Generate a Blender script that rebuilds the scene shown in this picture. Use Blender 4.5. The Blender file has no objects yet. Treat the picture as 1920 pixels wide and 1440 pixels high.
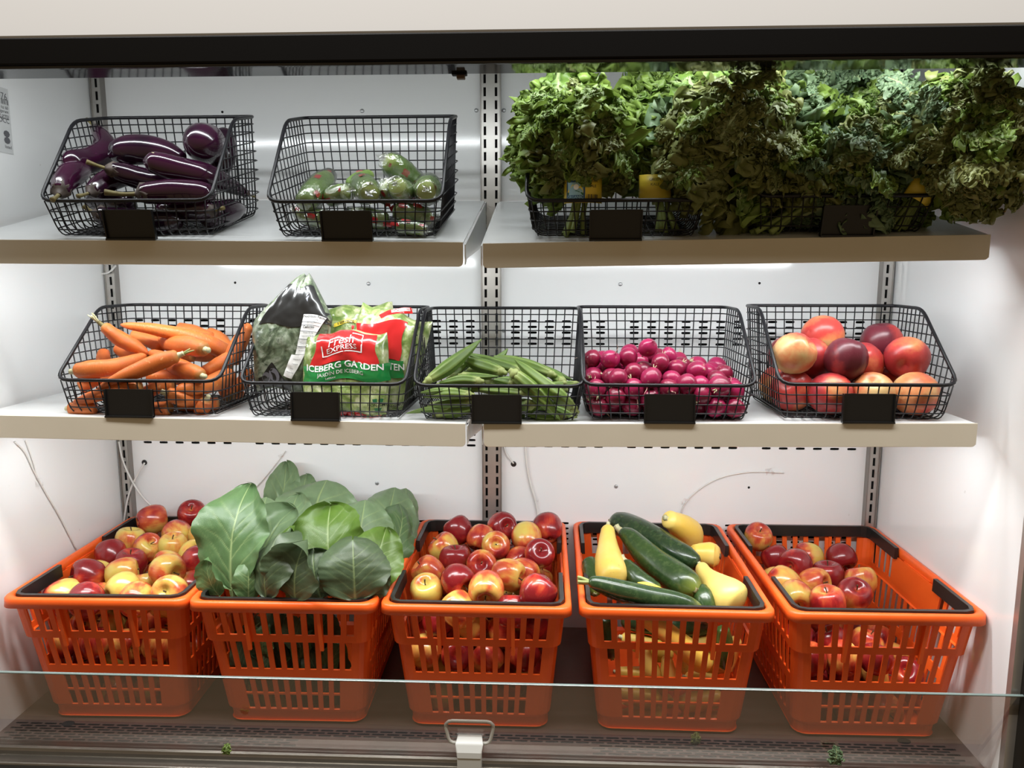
import bpy, bmesh, math, random
import numpy as np
from mathutils import Vector, Matrix, noise

random.seed(11); np.random.seed(11)
SC = bpy.context.scene
COL = SC.collection
R_ = math.radians

# ------------------------------------------------------------------ camera
CAM = Vector((.116, -1.64, .80)); FPX = 1442.0; PITCH = 8.5; YAW = 2.5
cd = bpy.data.cameras.new('camera'); cd.sensor_width = 36; cd.lens = FPX / 1920 * 36
cd.clip_start = .01; cd.clip_end = 50
co = bpy.data.objects.new('camera', cd); COL.objects.link(co)
co.location = CAM; co.rotation_euler = (R_(90 - PITCH), 0, R_(YAW))
SC.camera = co

# ------------------------------------------------------------------ world, lights, exposure
w = bpy.data.worlds.new('store_ambient'); SC.world = w; w.use_nodes = True
bg = w.node_tree.nodes['Background']
bg.inputs[0].default_value = (1.0, .72, .42, 1); bg.inputs[1].default_value = .21

def area(name, loc, aim, sx, sy, power, col, spread=180):
    l = bpy.data.lights.new(name, 'AREA'); l.shape = 'RECTANGLE'; l.size = sx; l.size_y = sy
    l.energy = power; l.color = col; l.spread = R_(spread)
    o = bpy.data.objects.new(name, l); COL.objects.link(o); o.location = loc
    d = Vector(aim) - Vector(loc)
    o.rotation_euler = d.to_track_quat('-Z', 'Y').to_euler()
    return o

COOL = (.94, .985, 1.0)
area('led_canopy', (0, -.458, 1.134), (0, -.33, .85), 1.60, .018, 3.7, COOL)
area('led_under_top_left', (-.41, -.405, .818), (-.41, -.17, .56), .68, .022, 1.95, COOL)
area('led_under_top_right', (.405, -.405, .818), (.405, -.17, .56), .68, .022, 1.95, COOL)
area('led_under_middle_left', (-.41, -.405, .528), (-.41, -.22, .2), .68, .022, 2.2, (.95, .985, 1))
area('led_under_middle_right', (.405, -.405, .528), (.405, -.22, .2), .68, .022, 2.2, (.95, .985, 1))
area('store_ceiling_light', (0, -1.20, 2.8), (0, -1.0, 0), 3.4, .4, 126, (1.0, .985, .965))

vs = SC.view_settings
vs.view_transform = 'Standard'; vs.look = 'None'; vs.exposure = 0.0; vs.gamma = 1.0
vs.use_curve_mapping = False

# ------------------------------------------------------------------ pixel -> place helpers (photo frame 1920x1440)
_p, _y = R_(PITCH), R_(YAW)
_F = Vector((-math.sin(_y) * math.cos(_p), math.cos(_y) * math.cos(_p), -math.sin(_p)))
_Rv = Vector((math.cos(_y), math.sin(_y), 0)); _U = _Rv.cross(_F)
def ray(x, y): return _F + _Rv * ((x - 960) / FPX) + _U * ((720 - y) / FPX)
def atY(x, y, Y):
    d = ray(x, y); return CAM + d * ((Y - CAM.y) / d.y)
def atX(x, y, X):
    d = ray(x, y); return CAM + d * ((X - CAM.x) / d.x)
def depth(p): return (Vector(p) - CAM).dot(_F)

# ------------------------------------------------------------------ materials
class N:
    def __init__(s, name):
        s.m = bpy.data.materials.new(name); s.m.use_nodes = True
        s.t = s.m.node_tree; s.b = s.t.nodes['Principled BSDF']; s.out = s.t.nodes['Material Output']
    def new(s, k): return s.t.nodes.new(k)
    def link(s, a, b): s.t.links.new(a, b)
    def put(s, sock, v):
        if hasattr(v, 'is_linked'): s.link(v, sock)
        elif isinstance(v, (tuple, list)): sock.default_value = tuple(v) + ((1,) if len(v) == 3 and len(sock.default_value) == 4 else ())
        else: sock.default_value = v
    def rand(s):
        if not hasattr(s, '_r'): s._r = s.new('ShaderNodeObjectInfo').outputs['Random']
        return s._r
    k = 1.0
    def obj(s, scale=(1, 1, 1), shift=True):
        scale = tuple(q * s.k for q in scale)
        tc = s.new('ShaderNodeTexCoord'); mp = s.new('ShaderNodeMapping')
        s.link(tc.outputs['Object'], mp.inputs[0]); mp.inputs['Scale'].default_value = scale
        if shift:
            c = s.new('ShaderNodeCombineXYZ'); k = s.math('MULTIPLY', s.rand(), 37.0)
            for i in range(3): s.link(k, c.inputs[i])
            s.link(c.outputs[0], mp.inputs['Location'])
        return mp.outputs[0]
    def noise(s, scale, detail=2, vec=None, rough=.5, dist=0):
        n = s.new('ShaderNodeTexNoise'); n.inputs['Scale'].default_value = scale
        n.inputs['Detail'].default_value = detail; n.inputs['Roughness'].default_value = rough
        n.inputs['Distortion'].default_value = dist
        if vec is not None: s.link(vec, n.inputs['Vector'])
        return n.outputs[0]
    def voro(s, scale, vec=None, feat='F1'):
        n = s.new('ShaderNodeTexVoronoi'); n.feature = feat; n.inputs['Scale'].default_value = scale
        if vec is not None: s.link(vec, n.inputs['Vector'])
        return n.outputs[0]
    def ramp(s, fac, stops):
        n = s.new('ShaderNodeValToRGB'); e = n.color_ramp.elements
        while len(e) < len(stops): e.new(.5)
        for q, (p, c) in zip(e, stops): q.position = p; q.color = tuple(c) + (1,) if len(c) == 3 else c
        s.put(n.inputs[0], fac); return n.outputs[0]
    def step(s, fac, a, b):
        n = s.new('ShaderNodeMapRange'); s.put(n.inputs[0], fac); n.inputs[1].default_value = a; n.inputs[2].default_value = b
        return n.outputs[0]
    def mix(s, fac, a, b):
        n = s.new('ShaderNodeMix'); n.data_type = 'RGBA'
        s.put(n.inputs[0], fac); s.put(n.inputs[6], a); s.put(n.inputs[7], b); return n.outputs[2]
    def math(s, op, a, b=0.0):
        n = s.new('ShaderNodeMath'); n.operation = op; s.put(n.inputs[0], a); s.put(n.inputs[1], b); return n.outputs[0]
    def attr(s, name):
        n = s.new('ShaderNodeAttribute'); n.attribute_name = name; return n.outputs['Fac']
    def bump(s, h, strength=.3, dist=.001):
        n = s.new('ShaderNodeBump'); n.inputs['Strength'].default_value = strength; n.inputs['Distance'].default_value = dist
        s.link(h, n.inputs['Height']); s.link(n.outputs[0], s.b.inputs['Normal'])
    def set(s, col=None, rough=.5, metal=0., spec=.5, coat=0., crough=.08, sss=0., trans=None):
        if col is not None: s.put(s.b.inputs['Base Color'], col)
        s.put(s.b.inputs['Roughness'], rough); s.put(s.b.inputs['Metallic'], metal)
        s.put(s.b.inputs['Specular IOR Level'], spec); s.put(s.b.inputs['Coat Weight'], coat); s.put(s.b.inputs['Coat Roughness'], crough)
        if sss: s.put(s.b.inputs['Subsurface Weight'], sss); s.b.inputs['Subsurface Radius'].default_value = (.008, .004, .002); s.b.inputs['Subsurface Scale'].default_value = .5
        return s
    def leafy(s, col, amount=.3):
        tr = s.new('ShaderNodeBsdfTranslucent'); s.put(tr.inputs[0], col)
        mx = s.new('ShaderNodeMixShader'); mx.inputs[0].default_value = amount
        s.link(s.b.outputs[0], mx.inputs[1]); s.link(tr.outputs[0], mx.inputs[2]); s.link(mx.outputs[0], s.out.inputs[0])
    def clear(s, tint, gl_rough=.05, base=.06, top=.6, blend=.35):
        """thin clear film: transparent with a glossy sheen"""
        t = s.new('ShaderNodeBsdfTransparent'); s.put(t.inputs[0], tint)
        g = s.new('ShaderNodeBsdfGlossy'); g.inputs['Roughness'].default_value = gl_rough
        lw = s.new('ShaderNodeLayerWeight'); lw.inputs[0].default_value = blend
        f = s.new('ShaderNodeMapRange'); s.link(lw.outputs['Facing'], f.inputs[0]); f.inputs[3].default_value = base; f.inputs[4].default_value = top
        mx = s.new('ShaderNodeMixShader'); s.link(f.outputs[0], mx.inputs[0]); s.link(t.outputs[0], mx.inputs[1]); s.link(g.outputs[0], mx.inputs[2])
        s.link(mx.outputs[0], s.out.inputs[0]); return g

MT = {}
def plain(name, col, rough=.5, metal=0., spec=.5, coat=0., var=0., vs_=40):
    n = N(name)
    c = col
    if var: 
        nz = n.noise(vs_, 3, n.obj(shift=False))
        c = n.mix(nz, tuple(x * (1 - var) for x in col), tuple(min(1, x * (1 + var)) for x in col))
    n.set(c, rough, metal, spec, coat); MT[name] = n.m; return n.m

def white_panel():
    n = N('white_panel'); v = n.obj(shift=False)
    a = n.noise(2.2, 3, v); b = n.noise(60, 3, v)
    c = n.mix(a, (.80, .815, .82), (.87, .875, .875)); c = n.mix(n.step(b, .74, .80), c, (.66, .65, .63))
    n.set(c, .10, 0, .5); n.bump(n.noise(3.5, 2, n.obj((1, 1, 2.5), False)), .12, .004); MT['white_panel'] = n.m
white_panel()
plain('canopy_white', (.66, .66, .655), .35)
plain('shelf_white', (.74, .755, .755), .30, var=.05, vs_=30)
plain('lip_tan', (.62, .57, .465), .38, var=.04, vs_=14)
plain('black_trim', (.0025, .0022, .002), .45, spec=.12)
plain('black_gloss', (.014, .014, .014), .10)
plain('black_wire', (.007, .007, .009), .38, spec=.35)
plain('black_plate', (.007, .007, .007), .34)
plain('black_plastic', (.018, .017, .016), .33, var=.2)
plain('plenum_dark', (.008, .007, .007), .9)
plain('galvanized', (.52, .50, .47), .34, .75, var=.12, vs_=25)
plain('galvanized_dark', (.30, .28, .26), .4, .7)
plain('rail_metal', (.26, .245, .22), .30, .9, var=.1)
plain('grey_clamp', (.50, .50, .46), .42)
plain('clamp_pale', (.66, .68, .66), .38)
plain('cord_white', (.74, .73, .70), .45)
plain('screw_grey', (.45, .46, .47), .3, .6)
plain('kick_black', (.006, .005, .004), .5)
plain('brown_tab', (.12, .075, .05), .5)

def deck_mat():
    n = N('deck_steel'); v = n.obj((.6, 6, 1), False)
    a = n.noise(14, 3, v); b = n.noise(9, 4, n.obj(shift=False))
    c = n.mix(a, (.19, .135, .115), (.225, .165, .145)); c = n.mix(n.step(b, .55, .8), c, (.27, .21, .185))
    n.set(c, .33, .55); MT['deck_steel'] = n.m
deck_mat()
def orange_mat():
    n = N('orange_plastic'); a = n.noise(25, 3, n.obj(shift=False)); 
    c = n.mix(a, (.86, .105, .012), (.93, .145, .02))
    n.set(c, .36, 0, .45, sss=0); n.bump(n.noise(900, 2, n.obj(shift=False)), .06, .0005); MT['orange_plastic'] = n.m
orange_mat()

def apple_mat(name, bias):
    n = N(name); n.k = .03
    st = n.noise(70, 4, n.obj((1, 1, .16)), .6); bl = n.noise(20, 2, n.obj()); fine = n.noise(230, 3, n.obj((1, 1, .25)))
    f = n.math('ADD', n.math('MULTIPLY', bl, 1.25), n.math('MULTIPLY', st, .38))
    f = n.math('ADD', f, n.math('MULTIPLY', fine, .10))
    f = n.math('ADD', f, n.math('MULTIPLY', n.rand(), .16))
    top = n.step(n.attr('t'), .16, .0)      # yellow around the stem bowl
    f = n.math('SUBTRACT', f, n.math('MULTIPLY', top, .20))
    f = n.math('ADD', f, bias)
    c = n.ramp(f, [(.50, (.66, .50, .11)), (.64, (.70, .36, .08)), (.76, (.58, .10, .035)), (.90, (.38, .022, .018)), (1.0, (.22, .010, .014))])
    dots = n.step(n.voro(330, n.obj()), .10, .05); c = n.mix(n.math('MULTIPLY', dots, .35), c, (.75, .5, .28))
    n.set(c, .24, 0, .5, .35, .12); MT[name] = n.m
apple_mat('apple_mixed', -.21); apple_mat('apple_red', .04); apple_mat('apple_yellow', -.42); apple_mat('apple_orange', -.27)
plain('stem_brown', (.10, .06, .025), .7)
plain('stem_green', (.30, .34, .12), .6, var=.25, vs_=200)
plain('stem_pale', (.52, .50, .30), .6, var=.2, vs_=200)

def nect_mat(name, bias, dark):
    n = N(name); n.k = .036; bl = n.noise(13, 2, n.obj(), dist=.4); fi = n.noise(140, 3, n.obj())
    f = n.math('ADD', n.math('MULTIPLY', bl, 1.3), n.math('MULTIPLY', fi, .16)); f = n.math('ADD', f, bias)
    c = n.ramp(f, [(.36, (.74, .50, .22)), (.50, (.72, .25, .10)), (.66, (.55, .055, .045)), (.9, dark)])
    sp = n.step(n.voro(420, n.obj()), .12, .06); c = n.mix(n.math('MULTIPLY', sp, .25), c, (.85, .55, .38))
    n.set(c, .34, 0, .45, .1, .2); MT[name] = n.m
nect_mat('nectarine_red', .0, (.26, .02, .03)); nect_mat('nectarine_dark', .26, (.13, .018, .03)); nect_mat('nectarine_pale', -.25, (.5, .05, .06)); nect_mat('nectarine_orange', -.20, (.4, .04, .03))

def radish_mat():
    n = N('radish_skin'); n.k = .016; a = n.noise(45, 3, n.obj()); r = n.rand()
    c = n.mix(r, (.24, .010, .042), (.40, .016, .095)); c = n.mix(n.step(a, .5, .75), c, (.17, .012, .035))
    sc = n.math('MULTIPLY', n.step(n.noise(120, 4, n.obj()), .66, .72), .55); c = n.mix(sc, c, (.62, .40, .27))
    tp = n.step(n.attr('t'), .07, .0); c = n.mix(tp, c, (.50, .36, .20))
    n.set(c, .30, 0, .5, .15, .15); MT['radish_skin'] = n.m
radish_mat()
plain('radish_root', (.62, .42, .32), .6)
def eggplant_mat():
    n = N('eggplant_skin'); a = n.noise(16, 3, n.obj()); st = n.noise(90, 2, n.obj((.3, 1, 1)))
    c = n.mix(n.math('MULTIPLY', n.rand(), .8), (.012, .003, .010), (.050, .006, .030)); c = n.mix(n.step(a, .45, .75), c, (.008, .003, .008))
    c = n.mix(n.math('MULTIPLY', n.step(st, .62, .8), .2), c, (.10, .02, .07))
    n.set(c, .17, 0, .55, .4, .08); MT['eggplant_skin'] = n.m
eggplant_mat()
plain('eggplant_calyx', (.075, .055, .045), .6, var=.4, vs_=120)
plain('eggplant_stem', (.16, .13, .045), .6, var=.35, vs_=120)
def carrot_mat():
    n = N('carrot_skin'); t = n.attr('t'); a = n.noise(55, 3, n.obj())
    ring = n.noise(1, 2, n.obj()); wv = n.new('ShaderNodeTexNoise'); wv.noise_dimensions = '1D'
    n.link(n.math('MULTIPLY', t, 42.0), wv.inputs['W']); wv.inputs['Detail'].default_value = 3
    c = n.mix(n.rand(), (.66, .150, .026), (.70, .20, .045)); c = n.mix(n.step(a, .5, .8), c, (.60, .15, .05))
    sc = n.math('MULTIPLY', n.step(n.noise(150, 4, n.obj((1, 1, 1))), .64, .72), .5); c = n.mix(sc, c, (.85, .50, .20))
    tp = n.math('MULTIPLY', n.step(n.math('ADD', t, n.math('MULTIPLY', a, .06)), .11, .02), .8); c = n.mix(tp, c, (.20, .17, .05))
    n.set(c, .42, 0, .4, .05); n.bump(wv.outputs[0], .5, .0014); MT['carrot_skin'] = n.m
carrot_mat()
def okra_mat():
    n = N('okra_skin'); t = n.attr('t'); a = n.noise(60, 3, n.obj()); rg = n.attr('ridge')
    c = n.mix(n.rand(), (.075, .150, .022), (.14, .225, .035)); c = n.mix(n.step(a, .4, .8), c, (.11, .19, .045))
    c = n.mix(n.math('MULTIPLY', rg, .35), c, (.34, .44, .14))
    c = n.mix(n.math('MULTIPLY', n.step(t, .2, .05), .55), c, (.38, .45, .16)); n.set(c, .45, 0, .4); MT['okra_skin'] = n.m
okra_mat()
plain('okra_cap', (.30, .36, .12), .55, var=.25, vs_=150)
plain('okra_cut', (.45, .36, .2), .7)
def zuc_mat():
    n = N('zucchini_skin'); t = n.attr('t'); a = n.noise(18, 3, n.obj()); sp = n.step(n.voro(260, n.obj()), .16, .05)
    c = n.mix(n.rand(), (.014, .034, .013), (.034, .075, .014)); c = n.mix(n.step(a, .4, .75), c, (.020, .050, .015))
    stk = n.noise(120, 3, n.obj()); c = n.mix(n.math('MULTIPLY', n.step(stk, .5, .75), .35), c, (.10, .15, .055)); c = n.mix(n.math('MULTIPLY', sp, .30), c, (.22, .32, .10))
    c = n.mix(n.math('MULTIPLY', n.step(t, .86, 1.0), .6), c, (.28, .32, .05)); n.set(c, .27, 0, .5, .25, .1); MT['zucchini_skin'] = n.m
zuc_mat()
def squash_mat():
    n = N('squash_skin'); a = n.noise(22, 3, n.obj()); sp = n.step(n.noise(160, 4, n.obj()), .66, .74); t = n.attr('t')
    c = n.mix(n.rand(), (.80, .52, .06), (.80, .60, .16)); c = n.mix(n.step(a, .45, .8), c, (.82, .62, .20))
    c = n.mix(n.math('MULTIPLY', n.math('MULTIPLY', sp, n.step(t, .4, .8)), .6), c, (.40, .22, .07))
    n.set(c, .38, 0, .45, .12, .2); n.bump(n.noise(90, 2, n.obj()), .15, .001); MT['squash_skin'] = n.m
squash_mat()
def cuc_mat():
    n = N('cucumber_skin'); t = n.attr('t'); a = n.noise(40, 3, n.obj())
    c = n.mix(a, (.10, .20, .045), (.24, .36, .09)); e = n.math('MULTIPLY', n.step(t, .22, .0), .8); c = n.mix(e, c, (.44, .52, .14)); n.set(c, .4, 0, .5); MT['cucumber_skin'] = n.m
cuc_mat()
def film_mat():
    n = N('shrink_film'); v = n.obj(); n.clear((.92, .93, .92), .16, .17, .65, .45)
    g = [q for q in n.t.nodes if q.type == 'BSDF_GLOSSY'][0]; b = n.new('ShaderNodeBump'); b.inputs['Strength'].default_value = .9; b.inputs['Distance'].default_value = .004
    n.link(n.noise(110, 4, v), b.inputs['Height']); n.link(b.outputs[0], g.inputs['Normal']); MT['shrink_film'] = n.m
film_mat()
plain('print_red', (.50, .025, .03), .3, coat=.6); plain('print_redbright', (.58, .020, .022), .22, coat=.8, var=.12, vs_=18)
plain('print_green', (.015, .24, .055), .22, coat=.8, var=.15, vs_=18); plain('print_white', (.85, .85, .84), .4); plain('print_black', (.012, .012, .012), .3, coat=.4)
plain('print_yellow', (.80, .62, .06), .35, coat=.2); plain('print_blue', (.03, .10, .22), .4); plain('print_lightblue', (.28, .50, .60), .4); plain('print_grey', (.10, .10, .11), .4)
plain('sticker_grey', (.60, .61, .61), .5); plain('print_darkgreen', (.02, .13, .05), .4); plain('print_lilac', (.20, .20, .24), .35)
def salad_mat(name, c1, c2, c3):
    n = N(name); v = n.obj(); a = n.noise(32, 4, v, .6, 1.2); b = n.noise(70, 4, v, .6, .8)
    c = n.ramp(a, [(.36, c1), (.5, c2), (.62, c3)]); c = n.mix(n.step(b, .56, .70), c, c1)
    n.set(c, .30, 0, .5, .55, .07); n.bump(n.noise(26, 4, v, .55, .7), .6, .006); MT[name] = n.m
salad_mat('lettuce_in_film', (.12, .20, .04), (.28, .35, .12), (.52, .55, .33)); salad_mat('greens_in_film', (.035, .05, .03), (.11, .14, .085), (.26, .29, .22))
def clearbag():
    n = N('clear_film'); n.clear((.97, .97, .97), .06, .10, .5, .4); MT['clear_film'] = n.m
clearbag()
def glass_mat():
    n = N('case_glass'); n.clear((.80, .775, .75), .03, .10, .45, .3); MT['case_glass'] = n.m
glass_mat()
plain('glass_edge', (.16, .21, .20), .12, coat=.3)
def kale_mat(name, a1, a2, a3):
    n = N(name); v = n.obj(); a = n.noise(30, 3, v); e = n.attr('edge'); m_ = n.attr('vein')
    c = n.mix(n.step(a, .35, .7), a1, a2); c = n.mix(n.math('MULTIPLY', e, .55), c, a3); c = n.mix(n.math('MULTIPLY', n.rand(), .35), c, a3); c = n.mix(m_, c, (.42, .50, .24))
    n.set(c, .42, 0, .45); n.leafy(c, .26); MT[name] = n.m
kale_mat('kale_green', (.075, .155, .026), (.13, .235, .040), (.29, .40, .075)); kale_mat('kale_olive', (.095, .125, .034), (.16, .19, .055), (.30, .32, .10)); kale_mat('kale_blue', (.070, .14, .075), (.13, .22, .12), (.25, .35, .18))
plain('kale_stem', (.27, .36, .11), .5, var=.25, vs_=80)
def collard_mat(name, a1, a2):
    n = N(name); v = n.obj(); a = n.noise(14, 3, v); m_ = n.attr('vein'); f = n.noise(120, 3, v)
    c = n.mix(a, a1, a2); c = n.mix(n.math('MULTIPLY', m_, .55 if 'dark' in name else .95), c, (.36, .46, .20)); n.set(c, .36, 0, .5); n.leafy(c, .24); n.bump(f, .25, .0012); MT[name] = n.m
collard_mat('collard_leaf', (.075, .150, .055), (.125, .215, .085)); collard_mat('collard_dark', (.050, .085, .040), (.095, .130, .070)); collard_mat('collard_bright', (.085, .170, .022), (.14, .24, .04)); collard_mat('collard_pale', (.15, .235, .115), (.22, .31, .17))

# ------------------------------------------------------------------ object helpers
def attr(me, name, vals):
    a = me.attributes.new(name, 'FLOAT', 'POINT'); a.data.foreach_set('value', np.asarray(vals, dtype=np.float32))
def mesh(name, verts, faces, mat, smooth=True, attrs=None):
    me = bpy.data.meshes.new(name); me.from_pydata([tuple(v) for v in verts], [], faces); me.update()
    if smooth: me.polygons.foreach_set('use_smooth', [True] * len(me.polygons))
    if mat: me.materials.append(MT[mat] if isinstance(mat, str) else mat)
    if attrs:
        for k, v in attrs.items(): attr(me, k, v)
    return me
def obj(name, me, parent=None, loc=None, mtx=None):
    o = bpy.data.objects.new(name, me); COL.objects.link(o)
    if parent: o.parent = parent
    if loc is not None: o.location = loc
    if mtx is not None: o.matrix_local = mtx
    return o
def tag(o, label, cat, group=None, kind=None):
    o['label'] = label; o['category'] = cat
    if group: o['group'] = group
    if kind: o['kind'] = kind
    return o
def struct(o): o['kind'] = 'structure'; return o
def thing(name, label, cat, loc=(0, 0, 0), rot=(0, 0, 0), group=None):
    o = bpy.data.objects.new(name, None); COL.objects.link(o); o.empty_display_size = .02
    o.location = loc; o.rotation_euler = rot; return tag(o, label, cat, group)

class MB:
    def __init__(s): s.v = []; s.f = []; s.a = []
    def add(s, v, f):
        k = len(s.v); s.v += [tuple(q) for q in v]; s.f += [tuple(i + k for i in q) for q in f]; return s
    def box(s, x0, x1, y0, y1, z0, z1):
        return s.add([(x0, y0, z0), (x1, y0, z0), (x1, y1, z0), (x0, y1, z0), (x0, y0, z1), (x1, y0, z1), (x1, y1, z1), (x0, y1, z1)],
                     [(0, 3, 2, 1), (4, 5, 6, 7), (0, 1, 5, 4), (1, 2, 6, 5), (2, 3, 7, 6), (3, 0, 4, 7)])
    def mesh(s, name, mat, smooth=False): return mesh(name, s.v, s.f, mat, smooth)
def bevel(o, wdt, seg=2):
    m = o.modifiers.new('bevel', 'BEVEL'); m.width = wdt; m.segments = seg; m.limit_method = 'ANGLE'; return o
def boxo(name, x0, x1, y0, y1, z0, z1, mat, parent=None, bev=0):
    o = obj(name, MB().box(x0, x1, y0, y1, z0, z1).mesh(name, mat), parent)
    if bev: bevel(o, bev)
    return o

def catmull(P, n):
    P = [np.asarray(p, float) for p in P]
    if len(P) == 2:
        return [P[0] + (P[1] - P[0]) * i / (n - 1) for i in range(n)]
    Q = [2 * P[0] - P[1]] + P + [2 * P[-1] - P[-2]]
    out = []; m = len(P) - 1
    for i in range(n):
        t = i / (n - 1) * m; k = min(int(t), m - 1); t -= k
        a, b, c, d = Q[k:k + 4]
        out.append(.5 * ((2 * b) + (c - a) * t + (2 * a - 5 * b + 4 * c - d) * t * t + (3 * b - a - 3 * c + d) * t ** 3))
    return out
def frames(pts):
    T = []; n = len(pts)
    for i in range(n):
        d = pts[min(i + 1, n - 1)] - pts[max(i - 1, 0)]; T.append(d / (np.linalg.norm(d) + 1e-12))
    u = np.cross(T[0], (0, 0, 1.)); 
    if np.linalg.norm(u) < .1: u = np.cross(T[0], (1., 0, 0))
    u /= np.linalg.norm(u); F = []
    for i in range(n):
        u = u - T[i] * u.dot(T[i]); u /= np.linalg.norm(u); F.append((T[i], u, np.cross(T[i], u)))
    return F
def sweep(P, rad, nring=22, nseg=14, e0=.0, e1=.0, lobes=0, lobe_a=0, wob=0., closed=False, resample=True):
    """tube through control points P with radii rad; e0/e1 round the ends off. returns verts, faces, t, ridge"""
    pts = catmull(P, nring) if resample else [np.asarray(p, float) for p in P]
    n = len(pts)
    rr = [float(q[0]) for q in catmull([(r,) for r in rad], n)] if len(rad) > 1 else [rad[0]] * n
    if not closed and (e0 or e1):   # crowd rings to the ends
        S = [.5 - .5 * math.cos(math.pi * i / (n - 1)) for i in range(n)]
        base = np.linspace(0, 1, n); A = np.array(pts); pts = [np.array([np.interp(s, base, A[:, k]) for k in range(3)]) for s in S]
        rr = [float(np.interp(s, base, rr)) for s in S]
    else: S = list(np.linspace(0, 1, n))
    for i, s in enumerate(S):
        if e0 and s < e0: rr[i] *= math.sqrt(max(0, 1 - (1 - s / e0) ** 2)) + .03
        if e1 and s > 1 - e1: rr[i] *= math.sqrt(max(0, 1 - (1 - (1 - s) / e1) ** 2)) + .03
    F = frames(pts)
    if closed: pass
    V = []; Tt = []; Rg = []
    ph = random.random() * 6
    for i in range(n):
        _, u, w_ = F[i]
        for j in range(nseg):
            a = 2 * math.pi * j / nseg
            k = 1.
            if lobes: k += lobe_a * math.cos(lobes * a)
            if wob: k += wob * noise.noise((math.cos(a) * 1.2 + ph, math.sin(a) * 1.2, S[i] * 6 + ph))
            V.append(pts[i] + (u * math.cos(a) + w_ * math.sin(a)) * rr[i] * k); Tt.append(S[i])
            Rg.append(max(0, math.cos(lobes * a)) if lobes else 0)
    Fc = []
    for i in range(n if closed else n - 1):
        for j in range(nseg):
            a, b = i * nseg + j, i * nseg + (j + 1) % nseg; c, d = ((i + 1) % n) * nseg + (j + 1) % nseg, ((i + 1) % n) * nseg + j
            Fc.append((a, d, c, b))
    if not closed:
        Fc.append(tuple(range(nseg))); Fc.append(tuple((n - 1) * nseg + j for j in reversed(range(nseg))))
    return V, Fc, Tt, Rg
def tube(name, P, r, mat, parent=None, nring=None, nseg=6, closed=False, smooth_path=True):
    V, F, _, _ = sweep(P, [r], nring or (len(P) if not smooth_path else max(8, len(P) * 5)), nseg, closed=closed, resample=smooth_path)
    return obj(name, mesh(name, V, F, mat), parent)
def tube_mesh(name, P, r, mat, nseg=5, closed=False):
    V, F, _, _ = sweep(P, [r], len(P), nseg, closed=closed, resample=False)
    return mesh(name, V, F, mat)

# text -> flat mesh (x right, y up) mapped through a function (x, y) -> point
def text_mesh(name, s, size, mat, fn, align='CENTER', bold=0., sx=1., shear=0.):
    c = bpy.data.curves.new('t', 'FONT'); c.body = s; c.size = size; c.align_x = align; c.align_y = 'CENTER'; c.resolution_u = 2; c.offset = bold; c.shear = shear
    o = bpy.data.objects.new('t', c); COL.objects.link(o)
    me0 = bpy.data.meshes.new_from_object(o.evaluated_get(bpy.context.evaluated_depsgraph_get()))
    bpy.data.objects.remove(o); bpy.data.curves.remove(c)
    V = [fn(v.co.x * sx, v.co.y) for v in me0.vertices]; F = [tuple(p.vertices) for p in me0.polygons]
    bpy.data.meshes.remove(me0)
    return mesh(name, V, F, mat, False)
# ================================================================== THE CASE (setting)
XW = .832
def slot_tile(mb, cx, cy, w_, h_, hw, hh, mp, d=.002, rect=False):
    """a w_ x h_ tile with a capsule (or rectangular) hole, hole walls d deep; mp(x, y, d) -> point"""
    o = []; i = []
    for k in range(16):
        s, t = divmod(k, 4); t /= 4
        q = [(-1 + 2 * t, -1), (1, -1 + 2 * t), (1 - 2 * t, 1), (-1, 1 - 2 * t)][s]
        o.append((cx + q[0] * w_ / 2, cy + q[1] * h_ / 2))
        if rect: i.append((cx + q[0] * hw, cy + q[1] * hh))
        else:
            a = math.atan2(q[1], q[0]); c_, s_ = math.cos(a), math.sin(a)
            i.append((cx + (hw - hh) * (1 if c_ > .01 else -1 if c_ < -.01 else 0) + hh * c_, cy + hh * s_))
    V = [mp(x, y, 0) for x, y in o] + [mp(x, y, 0) for x, y in i] + [mp(x, y, d) for x, y in i]
    F = []
    for k in range(16):
        n = (k + 1) % 16; F += [(k, n, 16 + n, 16 + k), (16 + k, 16 + n, 32 + n, 32 + k)]
    mb.add(V, F)
def quad(mb, x0, x1, y0, y1, mp): 
    if x1 - x0 > 1e-6 and y1 - y0 > 1e-6: mb.add([mp(x0, y0, 0), mp(x1, y0, 0), mp(x1, y1, 0), mp(x0, y1, 0)], [(0, 1, 2, 3)])

def back_wall():
    mp = lambda x, z, d: (x, d, z)
    cs = []
    for n in range(3):
        for k in range(7):
            for c in (-.226 - .2896 * n + .0362 * k, .0155 + .2885 * n + .0362 * k):
                if abs(c) > .03 and abs(c) < .79: cs.append(c)
    cs.sort()
    mb = MB(); z = -.02
    for rows in ([.196 + .012 * i for i in range(5)], [.418 + .012 * i for i in range(5)], [.642 + .012 * i for i in range(5)]):
        quad(mb, -XW - .02, XW + .02, z, rows[0] - .006, mp)
        for r in rows:
            cur = -XW - .02
            for c in cs:
                quad(mb, cur, c - .0181, r - .006, r + .006, mp); slot_tile(mb, c, r, .0362, .012, .0096, .0026, mp); cur = c + .0181
            quad(mb, cur, XW + .02, r - .006, r + .006, mp)
        z = rows[-1] + .006
    quad(mb, -XW - .02, XW + .02, z, 1.33, mp)
    o = struct(obj('wall_back', mb.mesh('wall_back', 'white_panel')))
    pl = MB().box(-XW - .02, XW + .02, .035, .05, -.04, 1.35).box(-XW - .02, XW + .02, .0, .05, -.05, -.02).box(-XW - .03, -XW - .02, .0, .05, -.05, 1.35).box(XW + .02, XW + .03, .0, .05, -.05, 1.35)
    obj('plenum', pl.mesh('plenum', 'plenum_dark'), o)
    return o
WB = back_wall()
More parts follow.
